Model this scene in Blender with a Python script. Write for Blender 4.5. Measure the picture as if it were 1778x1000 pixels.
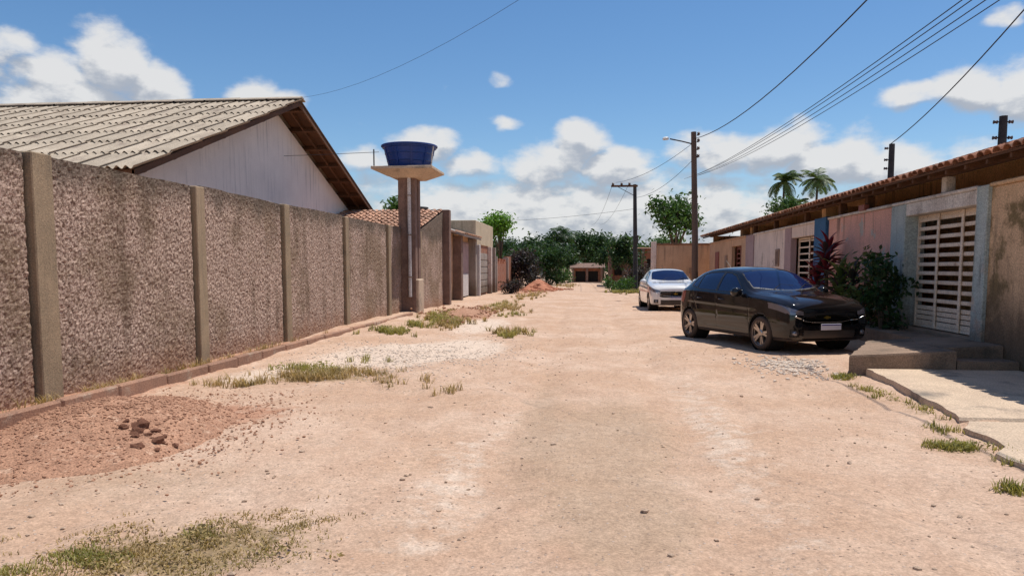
import bpy, math, random
import numpy as np
from mathutils import Vector, Matrix

for o in list(bpy.data.objects): bpy.data.objects.remove(o)
SC = bpy.context.scene
COL = SC.collection
R = math.radians
random.seed(7)
RNG = np.random.default_rng(11)

# ------------------------------------------------------------------ camera
cd = bpy.data.cameras.new('camera'); cam = bpy.data.objects.new('camera', cd); COL.objects.link(cam)
cam.location = (0, 0, 1.5)
cam.rotation_euler = (R(90 - 5.0), 0, R(6.167))
cd.sensor_width = 36; cd.lens = 26.32; cd.shift_y = 0.0443
cd.clip_start = 0.05; cd.clip_end = 6000
SC.camera = cam

# ------------------------------------------------------------------ node helper
class NT:
    def __init__(s, tree): s.t = tree; s.t.nodes.clear()
    def n(s, typ, ins=None, **kw):
        nd = s.t.nodes.new(typ)
        for k, v in kw.items(): setattr(nd, k, v)
        for k, v in (ins or {}).items():
            sk = nd.inputs[k]
            if isinstance(v, bpy.types.NodeSocket): s.t.links.new(v, sk)
            elif isinstance(v, (tuple, list)) and len(v) == 3 and sk.type == 'RGBA': sk.default_value = (*v, 1)
            else: sk.default_value = v
        return nd
    def math(s, op, a, b=0.0, c=0.0, clamp=False):
        return s.n('ShaderNodeMath', {0: a, 1: b, 2: c}, operation=op, use_clamp=clamp).outputs[0]
    def vmath(s, op, a, b=(0, 0, 0)):
        nd = s.n('ShaderNodeVectorMath', {0: a, 1: b}, operation=op)
        return nd.outputs['Value'] if op in ('LENGTH', 'DOT_PRODUCT') else nd.outputs[0]
    def rng(s, v, a, b, c=0.0, d=1.0, smooth=True):
        return s.n('ShaderNodeMapRange', {0: v, 1: a, 2: b, 3: c, 4: d}, interpolation_type='SMOOTHSTEP' if smooth else 'LINEAR').outputs[0]
    def noise(s, vec, scale, detail=4, rough=0.55, dist=0.0):
        return s.n('ShaderNodeTexNoise', {'Vector': vec, 'Scale': scale, 'Detail': detail, 'Roughness': rough, 'Distortion': dist}).outputs[0]
    def mix(s, f, a, b, mode='MIX'):
        nd = s.n('ShaderNodeMix', data_type='RGBA', blend_type=mode)
        for i, v in ((0, f), (6, a), (7, b)):
            sk = nd.inputs[i]
            if isinstance(v, bpy.types.NodeSocket): s.t.links.new(v, sk)
            elif isinstance(v, (tuple, list)): sk.default_value = (*v[:3], 1)
            else: sk.default_value = v
        return nd.outputs[2]
    def scalev(s, v, xyz): return s.n('ShaderNodeMapping', {'Vector': v, 'Scale': xyz}).outputs[0]

# ------------------------------------------------------------------ sun + sky
SUN = Vector((0.285, 0.20, 1.0)).normalized()
ELEV = math.asin(SUN.z); AZ = math.atan2(SUN.x, SUN.y)
sl = bpy.data.lights.new('sun', 'SUN'); sun = bpy.data.objects.new('sun', sl); COL.objects.link(sun)
sl.energy = 4.3; sl.angle = R(0.53); sl.color = (1.0, 0.955, 0.88)
sun.rotation_euler = SUN.to_track_quat('Z', 'Y').to_euler(); sun.location = (20, 12, 60)

W = bpy.data.worlds.new('World'); SC.world = W; W.use_nodes = True
q = NT(W.node_tree)
sky = q.n('ShaderNodeTexSky', sky_type='NISHITA', sun_disc=False, sun_elevation=ELEV, sun_rotation=AZ, altitude=20, air_density=1.0, dust_density=0.15, ozone_density=4.0)
SKY_STR = 0.10
skyc = q.n('ShaderNodeHueSaturation', {'Color': sky.outputs[0], 'Saturation': 1.16, 'Value': 1.05}).outputs[0]
bg = q.n('ShaderNodeBackground', {'Color': skyc, 'Strength': SKY_STR})
vec = q.n('ShaderNodeTexCoord').outputs['Generated']
sep = q.n('ShaderNodeSeparateXYZ', {0: vec})
az = q.math('ARCTAN2', sep.outputs[0], sep.outputs[1])
el = q.math('ARCSINE', sep.outputs[2])
# cumulus: azimuth, elevation (deg), half widths (deg), weight
CL = [(-39.6, 13.4, 2.8, 1.8, .8), (-37.2, 12.4, 3.4, 2.2, .9), (-33.6, 13.6, 3.6, 3.4, 1), (-31.2, 12.0, 3.4, 2.8, .95), (-36, 10.8, 6.5, 2.2, .95), (-42, 11.8, 4.0, 2.2, .8), (-24.8, 12.0, 2.6, 1.7, .85), (-23.4, 11.4, 2.6, 1.5, .8),
      (-12.6, 9.0, 3.6, 2.0, .85), (-16.5, 8.0, 3.6, 1.8, .8), (-9.3, 7.8, 3.3, 2.2, .85), (-1.4, 8.8, 3.2, 2.5, .95), (-4.0, 7.4, 4.6, 2.4, .9), (1.6, 7.4, 4.0, 2.2, .9), (-6.1, 10.9, 1.5, .7, .7), (-7, 13.8, 1.1, .9, .5),
      (9, 8.4, 5.0, 2.4, .95), (13, 8.4, 4.5, 2.4, .95), (17.0, 7.0, 4.5, 2.4, .95), (21.0, 6.4, 5, 2.4, .9), (21.3, 11.2, 2.6, 1.6, .95), (24.2, 11.2, 3.4, 2.0, 1), (27.5, 11.0, 3.6, 2.2, .95), (31.5, 11.0, 4, 2.4, .9), (26.2, 15.2, 1.7, .9, .8),
      (28, 6.0, 9, 3.0, .9), (0, 2.6, 34, 6.0, .95), (48, 9, 10, 4.0, .9), (-58, 11, 10, 4.5, .9)]
def cloud_density(dv):
    p = q.n('ShaderNodeCombineXYZ', {0: az, 1: q.math('ADD', el, dv), 2: 0.0}).outputs[0]
    warp = q.n('ShaderNodeTexNoise', {'Vector': q.scalev(p, (1, 1.5, 1)), 'Scale': 9.0, 'Detail': 3.0}).outputs[1]
    pw = q.vmath('ADD', p, q.vmath('MULTIPLY', q.vmath('SUBTRACT', warp, (.5, .5, .5)), (.075, .05, 0)))
    acc = None
    for a, e, ra, re, w in CL:
        d = q.vmath('LENGTH', q.vmath('MULTIPLY', q.vmath('SUBTRACT', pw, (R(a), R(e), 0)), (1 / R(ra), 1 / R(re), 0)))
        b = q.rng(d, 0.15, 1.25, w, 0.0)
        acc = b if acc is None else q.math('MAXIMUM', acc, b)
    far = q.noise(q.vmath('ADD', vec, (0, 0, 0)), 2.2, 3, .5)          # the same fair-weather clouds all round the sky
    out = q.rng(q.math('ABSOLUTE', az), 0.95, 1.3)
    acc = q.math('MAXIMUM', acc, q.math('MULTIPLY', q.rng(far, .5, .68, 0, .9), out))
    f = q.noise(q.scalev(p, (1, 1.7, 1)), 22.0, 8, .58)
    f2 = q.noise(q.scalev(p, (1, 1.5, 1)), 7.0, 3, .5)
    v = q.math('ADD', acc, q.math('MULTIPLY', q.math('SUBTRACT', f, .5), 1.15))
    v = q.math('ADD', v, q.math('MULTIPLY', q.math('SUBTRACT', f2, .5), .55))
    return v
D0 = cloud_density(0.0); D1 = cloud_density(0.022)
alpha = q.rng(D0, 0.24, 0.80)
alpha = q.math('MULTIPLY', alpha, q.rng(el, -0.02, 0.01))
lit = q.rng(q.math('SUBTRACT', D0, D1), -0.22, 0.30)
thick = q.rng(D0, .55, 1.15)
lit = q.math('ADD', lit, q.math('MULTIPLY', thick, .12), clamp=True)
ccol = q.mix(lit, (.52, .57, .66), (1.0, 1.0, 1.0))
cbg = q.n('ShaderNodeBackground', {'Color': ccol, 'Strength': 0.70})
ms = q.n('ShaderNodeMixShader', {0: q.math('MULTIPLY', alpha, .95), 1: bg.outputs[0], 2: cbg.outputs[0]})
q.n('ShaderNodeOutputWorld', {0: ms.outputs[0]})

vs = SC.view_settings
vs.view_transform = 'Standard'; vs.look = 'None'; vs.exposure = 0.15; vs.gamma = 1.0; vs.use_curve_mapping = False

# ------------------------------------------------------------------ materials
MATS = {}
def surf(name, c1, c2, scale=3.0, rough=.85, bump=0.25, bscale=40.0, c3=None, s3=1.0, t3=(.55, .7), stretch=(1, 1, 1), streak=None, rnd=0.0, spec=.3, det=5, metal=0.0, world=False, coat=0.0, fine=.25, splash=None):
    m = bpy.data.materials.new(name); m.use_nodes = True; q = NT(m.node_tree)
    tc = q.n('ShaderNodeTexCoord').outputs['Object']
    if world: tc = q.n('ShaderNodeNewGeometry').outputs['Position']
    oi = q.n('ShaderNodeObjectInfo')
    if rnd and not world:
        tc = q.vmath('ADD', tc, q.vmath('SCALE', q.n('ShaderNodeCombineXYZ', {0: oi.outputs['Random'], 1: 0.3, 2: 0.1}).outputs[0]))
        sc = tc.node.inputs[1].links[0].from_node; sc.inputs['Scale'].default_value = 37.0
    v = q.scalev(tc, stretch)
    n1 = q.rng(q.noise(v, scale, det, .6), .3, .7)
    col = q.mix(n1, c1, c2)
    if c3: col = q.mix(q.rng(q.noise(v, s3, 6, .65), *t3), col, c3)
    if streak:                                   # rain stains: (colour, amount, horizontal scale, axes)
        sc_, am, hs, st = streak
        sn = q.noise(q.scalev(tc, st), hs, 5, .6); pn = q.noise(tc, .9, 3)
        col = q.mix(q.math('MULTIPLY', q.math('MULTIPLY', q.rng(sn, .48, .72), q.rng(pn, .35, .65)), am), col, sc_)
    if splash:                                   # soil splashed up from the ground, scuffed edge
        gp = q.n('ShaderNodeNewGeometry').outputs['Position']; gzv = q.n('ShaderNodeSeparateXYZ', {0: gp}).outputs[2]
        e_ = q.math('ADD', gzv, q.math('MULTIPLY', q.math('SUBTRACT', q.noise(gp, 2.2, 6, .7), .5), 1.1))
        col = q.mix(q.math('MULTIPLY', q.rng(e_, splash[2], splash[1]), splash[3]), col, splash[0])
    if fine:
        fn = q.noise(tc, bscale * 1.3, 3, .6)
        col = q.mix(1.0, col, q.mix(q.rng(fn, .3, .7), (1 - fine,) * 3, (1 + fine,) * 3), 'MULTIPLY')
    if rnd:
        k = q.rng(oi.outputs['Random'], 0, 1, 1 - rnd, 1 + rnd * .7, False)
        col = q.mix(1.0, col, q.n('ShaderNodeCombineColor', {0: k, 1: k, 2: k}).outputs[0], 'MULTIPLY')
    b = q.n('ShaderNodeBsdfPrincipled', {'Base Color': col, 'Roughness': rough, 'Specular IOR Level': spec, 'Metallic': metal, 'Coat Weight': coat})
    if bump:
        bn = q.noise(tc, bscale, 6, .65)
        bp = q.n('ShaderNodeBump', {'Height': bn, 'Strength': bump, 'Distance': 0.02})
        q.t.links.new(bp.outputs[0], b.inputs['Normal'])
    q.n('ShaderNodeOutputMaterial', {0: b.outputs[0]})
    MATS[name] = m; return m

def leafmat(name, c1, c2, scale=1.2, rough=.5, trans=.3, tc_=None):
    m = bpy.data.materials.new(name); m.use_nodes = True; q = NT(m.node_tree)
    g = q.n('ShaderNodeNewGeometry')
    rp = g.outputs['Random Per Island']
    col = q.mix(q.rng(q.noise(g.outputs['Position'], scale, 3), .35, .65), c1, c2)
    k = q.rng(rp, 0, 1, .6, 1.4, False)
    col = q.mix(1.0, col, q.n('ShaderNodeCombineColor', {0: k, 1: k, 2: k}).outputs[0], 'MULTIPLY')
    b = q.n('ShaderNodeBsdfPrincipled', {'Base Color': col, 'Roughness': rough, 'Specular IOR Level': .3})
    t = q.n('ShaderNodeBsdfTranslucent', {'Color': q.mix(1.0, col, tc_ or (1.5, 1.5, .8), 'MULTIPLY')})
    mx = q.n('ShaderNodeMixShader', {0: trans, 1: b.outputs[0], 2: t.outputs[0]})
    q.n('ShaderNodeOutputMaterial', {0: mx.outputs[0]})
    MATS[name] = m; return m

def gloss(name, c, rough=.1, metal=0.0, spec=.5, coat=0.0, dust=None, trans=0.0):
    m = bpy.data.materials.new(name); m.use_nodes = True; q = NT(m.node_tree)
    col = None; rg = rough
    tc = q.n('ShaderNodeTexCoord').outputs['Object']
    if dust:                                     # road dust: heavier low on the body, thin film with blotches above
        dc, z0, z1, am, film = dust
        z = q.n('ShaderNodeSeparateXYZ', {0: tc}).outputs[2]
        nz = q.noise(tc, 3.0, 6, .65)
        f = q.math('MULTIPLY', q.rng(q.math('ADD', z, q.math('MULTIPLY', q.math('SUBTRACT', nz, .5), .4)), z1, z0), am)
        up = q.n('ShaderNodeSeparateXYZ', {0: q.n('ShaderNodeNewGeometry').outputs['Normal']}).outputs[2]
        f = q.math('ADD', f, q.math('MULTIPLY', q.math('MULTIPLY', q.rng(up, .4, 1.0), q.rng(nz, .3, .7, .5, 1.0)), film), clamp=True)
        col = q.mix(f, c, dc); rg = q.math('ADD', q.math('MULTIPLY', f, .55), rough, clamp=True)
    b = q.n('ShaderNodeBsdfPrincipled', {'Base Color': col or c, 'Roughness': rg, 'Metallic': metal, 'Specular IOR Level': spec, 'Coat Weight': coat, 'Coat Roughness': .04, 'Transmission Weight': trans})
    q.n('ShaderNodeOutputMaterial', {0: b.outputs[0]})
    MATS[name] = m; return m

surf('plaster_post', (.36, .26, .165), (.28, .205, .13), 2.0, .9, .35, 60, c3=(.12, .10, .075), s3=1.3, t3=(.6, .8), streak=((.10, .08, .06), .7, 3.0, (3, 3, .25)), rnd=.1)
surf('kerb', (.36, .20, .13), (.28, .16, .11), 3.0, .95, .5, 45, c3=(.42, .32, .24), s3=2.0, rnd=.12)
surf('white_plaster', (.88, .78, .70), (.80, .70, .63), 1.0, .9, .15, 30, streak=((.38, .33, .30), .55, 2.5, (3, 3, .2)), fine=.06)
surf('sheet', (.47, .39, .30), (.36, .295, .225), 2.5, .92, .3, 60, c3=(.25, .19, .15), s3=1.6, t3=(.52, .75), rnd=.14, stretch=(1, .5, 1))
surf('wood', (.15, .07, .035), (.09, .042, .022), 3.0, .85, .3, 30, stretch=(1, .2, 1), rnd=.15)
surf('tile', (.33, .135, .07), (.22, .09, .05), 3.0, .9, .3, 50, c3=(.14, .09, .065), s3=2.5, t3=(.5, .75), rnd=.30)
surf('tile_pale', (.50, .29, .19), (.42, .22, .14), 3.0, .9, .3, 50, c3=(.26, .18, .14), s3=2.5, t3=(.5, .75), rnd=.30)
surf('tile_dark', (.30, .13, .07), (.19, .09, .05), 3.0, .9, .3, 50, c3=(.06, .05, .04), s3=2.5, t3=(.45, .7), rnd=.30)
surf('column_brown', (.24, .15, .115), (.17, .105, .08), 3.0, .9, .3, 30, streak=((.08, .05, .04), .7, 3, (3, 3, .2)), rnd=.1)
surf('concrete', (.58, .44, .315), (.48, .36, .26), 2.0, .92, .35, 45, c3=(.20, .165, .135), s3=1.1, t3=(.55, .75), rnd=.06)
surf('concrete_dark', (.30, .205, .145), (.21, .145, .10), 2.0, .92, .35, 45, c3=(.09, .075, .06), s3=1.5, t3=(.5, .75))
surf('pvc', (.62, .58, .55), (.5, .46, .43), 2, .5, .05, 20)
surf('tank_blue', (.012, .045, .22), (.010, .036, .17), 2, .42, .05, 20, spec=.4, fine=.1)
surf('ochre', (.60, .38, .235), (.50, .31, .19), 1.4, .9, .2, 30, streak=((.16, .10, .06), .8, 2.5, (2.5, 2.5, .2)), splash=((.12, .08, .05), .25, 1.1, .8))
surf('ochre_stained', (.68, .46, .28), (.56, .37, .22), 1.2, .9, .3, 30, c3=(.20, .14, .065), s3=1.3, t3=(.49, .62), streak=((.05, .045, .03), 1.0, 3.0, (3, 3, .25)), splash=((.12, .08, .05), .4, 1.7, .95))
surf('ochre_dark', (.78, .46, .22), (.68, .39, .18), 1.4, .9, .2, 30, streak=((.12, .08, .05), .7, 2.5, (2.5, 2.5, .2)))
surf('pink', (.76, .41, .31), (.64, .34, .26), 1.2, .9, .2, 30, c3=(.50, .43, .36), s3=1.9, t3=(.585, .62), streak=((.10, .075, .06), 1.0, 2.5, (3, 3, .2)), splash=((.12, .08, .05), .25, 1.1, .8))
surf('off_white', (.76, .62, .53), (.66, .53, .45), 1.2, .9, .2, 30, c3=(.46, .36, .29), s3=1.8, t3=(.60, .64), streak=((.18, .13, .1), 1.0, 2.5, (3, 3, .2)), splash=((.12, .08, .05), .25, 1.1, .8))
surf('cap_white', (.70, .64, .57), (.55, .48, .42), 2.5, .9, .2, 30, c3=(.30, .25, .21), s3=3, t3=(.52, .72))
surf('pale_blue', (.42, .46, .43), (.30, .37, .37), 1.6, .85, .2, 30, c3=(.50, .40, .32), s3=1.6, t3=(.56, .7), streak=((.10, .10, .09), 1.0, 2.5, (3, 3, .25)), splash=((.12, .08, .05), .25, 1.1, .8))
surf('blue', (.035, .12, .24), (.025, .09, .19), 1.6, .8, .2, 30, c3=(.12, .16, .2), s3=1.5)
surf('mauve', (.40, .28, .27), (.33, .23, .23), 1.6, .85, .2, 30, splash=((.12, .08, .05), .25, 1.1, .8))
surf('gate_paint', (.76, .62, .48), (.62, .49, .37), 3, .5, .1, 30, c3=(.35, .22, .15), s3=4, t3=(.6, .75))
surf('gate_brown', (.30, .10, .075), (.22, .075, .055), 3, .6, .1, 30)
surf('meter', (.32, .20, .13), (.25, .16, .11), 3, .6, .1, 30)
surf('pole', (.15, .10, .075), (.10, .07, .055), 3, .9, .4, 30, stretch=(1, 1, .15))
surf('pole_dark', (.06, .055, .055), (.04, .038, .04), 3, .8, .2, 30)
surf('ceramic', (.10, .07, .06), (.07, .05, .045), 3, .4, 0)
surf('wire', (.022, .022, .026), (.03, .03, .035), 3, .7, 0, fine=0)
surf('lamp_glass', (.7, .7, .68), (.65, .65, .63), 3, .3, 0, fine=0)
surf('brick_wall', (.34, .14, .08), (.25, .10, .06), 2.5, .9, .4, 25, c3=(.30, .21, .15), s3=3, t3=(.5, .7))
surf('rubble', (.42, .17, .095), (.34, .14, .08), 5, .95, .4, 40, rnd=.1)
surf('beige', (.52, .42, .29), (.45, .36, .25), 1.6, .9, .2, 30, streak=((.2, .15, .1), .7, 2.5, (3, 3, .25)), splash=((.12, .08, .05), .25, 1.1, .8))
surf('grey_render', (.34, .28, .24), (.28, .23, .19), 1.6, .9, .2, 30, streak=((.14, .11, .09), .7, 2.5, (3, 3, .25)), splash=((.12, .08, .05), .25, 1.1, .8))
surf('pale_door', (.60, .55, .52), (.52, .47, .45), 1.6, .7, .1, 30)
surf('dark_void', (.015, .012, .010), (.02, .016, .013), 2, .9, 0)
surf('bark', (.14, .095, .065), (.09, .065, .045), 6, .95, .6, 30, stretch=(1, 1, .3))
surf('soil_red', (.42, .23, .145), (.33, .175, .11), 5, .97, .6, 50, c3=(.50, .32, .22), s3=9, t3=(.55, .7), fine=.35, world=True)
surf('clod', (.28, .125, .075), (.18, .08, .048), 8, .97, .7, 40, fine=.3)
surf('pebble', (.50, .36, .26), (.36, .25, .175), 8, .9, .2, 60, world=True)
surf('pebble_white', (.66, .55, .45), (.52, .42, .34), 8, .9, .2, 60, world=True)
surf('pebble_red', (.44, .24, .15), (.31, .16, .10), 8, .9, .2, 60, world=True)
leafmat('leaf_dark', (.020, .050, .016), (.038, .080, .022))
leafmat('leaf_mid', (.040, .095, .022), (.070, .13, .030))
leafmat('leaf_bright', (.085, .19, .022), (.12, .24, .03))
leafmat('leaf_olive', (.075, .10, .030), (.11, .13, .04))
leafmat('leaf_red', (.19, .025, .035), (.10, .015, .022), 3, .4, .3, (1.6, .6, .6))
leafmat('leaf_purple', (.055, .030, .035), (.035, .035, .028))
leafmat('palm_leaf', (.055, .10, .03), (.10, .14, .05))
leafmat('grass_dry', (.40, .28, .14), (.30, .23, .10), 1.0, .7, .25)
leafmat('grass_green', (.22, .205, .055), (.32, .275, .10), 1.5, .6, .3)
gloss('car_black', (.005, .005, .006), .06, spec=.45, coat=.25, dust=((.20, .12, .075), .08, .42, .20, .07))
gloss('car_white', (.74, .73, .71), .15, spec=.5, coat=1.0, dust=((.36, .25, .17), .12, .55, .5, .05))
gloss('car_glass', (.006, .013, .055), .03, spec=.5)  # blue of the reflected sky is put into the glass base colour
gloss('black_plastic', (.016, .016, .017), .45, dust=((.15, .10, .07), .1, .5, .5, .1))
gloss('chrome', (.75, .73, .70), .12, 1.0)
gloss('gold', (.62, .42, .10), .2, 1.0)
gloss('alloy', (.46, .41, .37), .3, .85)
gloss('tyre', (.03, .025, .022), .85, dust=((.16, .10, .065), .0, .6, .5, .0))
gloss('lens', (.20, .19, .21), .08, .5, coat=1.0)
gloss('lens_inner', (.12, .12, .13), .15, .8)
gloss('red_lens', (.25, .012, .012), .1, coat=1.0)
gloss('plate', (.62, .58, .62), .4)
gloss('plate_blue', (.05, .04, .22), .4)

def chapisco():
    m = bpy.data.materials.new('chapisco'); m.use_nodes = True; q = NT(m.node_tree)
    tc = q.n('ShaderNodeNewGeometry').outputs['Position']
    n1 = q.rng(q.noise(tc, 27, 5, .75), .37, .61)
    col = q.mix(n1, (.12, .066, .044), (.58, .42, .33))
    col = q.mix(q.rng(q.noise(tc, 55, 3, .7), .60, .74), col, (.78, .64, .57))
    col = q.mix(q.math('MULTIPLY', q.rng(q.noise(tc, .8, 6, .65), .44, .64), .6), col, (.17, .115, .065))
    col = q.mix(q.math('MULTIPLY', q.math('MULTIPLY', q.rng(q.noise(q.scalev(tc, (1, 1, .10)), 3.2, 5, .65), .46, .66), q.rng(q.noise(tc, .5, 3), .4, .6)), .6), col, (.13, .085, .055))
    z = q.n('ShaderNodeSeparateXYZ', {0: tc}).outputs[2]
    edge = q.math('ADD', z, q.math('MULTIPLY', q.math('SUBTRACT', q.noise(q.scalev(tc, (1, 1, .3)), 3.0, 5, .65), .5), .7))
    col = q.mix(q.math('MULTIPLY', q.rng(edge, 2.30, 2.72), .7), col, (.085, .068, .05))        # algae along the top
    col = q.mix(q.math('MULTIPLY', q.rng(edge, .55, .05), .55), col, (.30, .15, .085))          # red soil splashed along the foot
    b = q.n('ShaderNodeBsdfPrincipled', {'Base Color': col, 'Roughness': .95, 'Specular IOR Level': .15})
    bp = q.n('ShaderNodeBump', {'Height': q.noise(tc, 34, 4, .65), 'Strength': .5, 'Distance': .03})
    q.t.links.new(bp.outputs[0], b.inputs['Normal'])
    q.n('ShaderNodeOutputMaterial', {0: b.outputs[0]}); MATS['chapisco'] = m
chapisco()

def groundmat():
    m = bpy.data.materials.new('dirt_ground'); m.use_nodes = True; q = NT(m.node_tree)
    tc = q.n('ShaderNodeNewGeometry').outputs['Position']
    at = q.n('ShaderNodeAttribute', attribute_name='mask')
    sp = q.n('ShaderNodeSeparateColor', {0: at.outputs['Color']})
    big = q.rng(q.noise(tc, .55, 5, .6), .32, .68)
    mid = q.rng(q.noise(q.scalev(tc, (1, .55, 1)), 3.2, 6, .65), .3, .7)
    col = q.mix(big, (.525, .345, .235), (.625, .45, .335))
    col = q.mix(q.math('MULTIPLY', mid, .45), col, (.44, .27, .18))
    soft = q.math('SUBTRACT', q.noise(tc, 4.5, 6, .7), .5)
    def m_(ch, lo=.3, hi=.6): return q.rng(q.math('ADD', sp.outputs[ch], q.math('MULTIPLY', soft, .9)), lo, hi)
    col = q.mix(q.math('MULTIPLY', m_(0), .72), col, (.69, .56, .45))       # pale sand and crushed stone
    col = q.mix(q.math('MULTIPLY', m_(1, .25, .75), .5), col, (.385, .275, .185))     # grey gravel and litter
    col = q.mix(q.math('MULTIPLY', m_(2), .8), col, (.42, .205, .125))      # red earth
    dg = q.rng(q.math('ADD', at.outputs['Alpha'], q.math('MULTIPLY', q.math('SUBTRACT', q.noise(tc, 9, 5, .7), .5), 1.6)), .35, .65)
    col = q.mix(q.math('MULTIPLY', dg, .75), col, (.27, .19, .095))          # matted dry grass
    f = q.noise(tc, 60, 3, .65); f2 = q.noise(tc, 17, 4, .7)
    col = q.mix(1.0, col, q.mix(q.rng(f, .32, .68), (.82,) * 3, (1.14,) * 3), 'MULTIPLY')
    col = q.mix(1.0, col, q.mix(q.rng(f2, .3, .7), (.86,) * 3, (1.10,) * 3), 'MULTIPLY')
    vo = q.n('ShaderNodeTexVoronoi', {'Vector': tc, 'Scale': 30.0, 'Randomness': 1.0})
    st = q.math('MULTIPLY', q.rng(vo.outputs['Distance'], .30, .18), q.rng(q.n('ShaderNodeSeparateColor', {0: vo.outputs['Color']}).outputs[0], .72, .8))
    col = q.mix(q.math('MULTIPLY', st, .8), col, q.mix(q.n('ShaderNodeSeparateColor', {0: vo.outputs['Color']}).outputs[1], (.18, .12, .09), (.62, .5, .42)))
    b = q.n('ShaderNodeBsdfPrincipled', {'Base Color': col, 'Roughness': .97, 'Specular IOR Level': .12})
    h = q.math('ADD', q.noise(tc, 26, 7, .72), q.math('MULTIPLY', st, .5))
    bp = q.n('ShaderNodeBump', {'Height': h, 'Strength': .65, 'Distance': .03})
    q.t.links.new(bp.outputs[0], b.inputs['Normal'])
    q.n('ShaderNodeOutputMaterial', {0: b.outputs[0]}); MATS['dirt_ground'] = m
groundmat()

# ------------------------------------------------------------------ mesh helpers
def mesh_np(name, V, Fq, smooth=False):
    V = np.asarray(V, np.float32); Fq = np.asarray(Fq, np.int32)
    k = Fq.shape[1]
    me = bpy.data.meshes.new(name)
    me.vertices.add(len(V)); me.vertices.foreach_set('co', V.ravel())
    me.loops.add(Fq.size); me.loops.foreach_set('vertex_index', Fq.ravel())
    me.polygons.add(len(Fq)); me.polygons.foreach_set('loop_start', np.arange(0, Fq.size, k, dtype=np.int32))
    me.polygons.foreach_set('use_smooth', np.full(len(Fq), smooth))
    me.update(calc_edges=True); me.validate()
    return me
def link(name, me, mat, parent=None, loc=None, rot=None):
    o = bpy.data.objects.new(name, me); COL.objects.link(o)
    if mat and me and not me.materials: me.materials.append(MATS[mat])
    if parent: o.parent = parent
    if loc is not None: o.location = loc
    if rot is not None: o.rotation_euler = rot
    return o
def thing(name, label, cat, loc=(0, 0, 0), rz=0, group=None):
    o = bpy.data.objects.new(name, None); COL.objects.link(o); o.empty_display_size = .2
    o.location = loc; o.rotation_euler = (0, 0, rz)
    return tag(o, label, cat, group)
def tag(o, label=None, cat=None, group=None, kind=None):
    if label: o['label'] = label
    if cat: o['category'] = cat
    if group: o['group'] = group
    if kind: o['kind'] = kind
    return o
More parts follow.
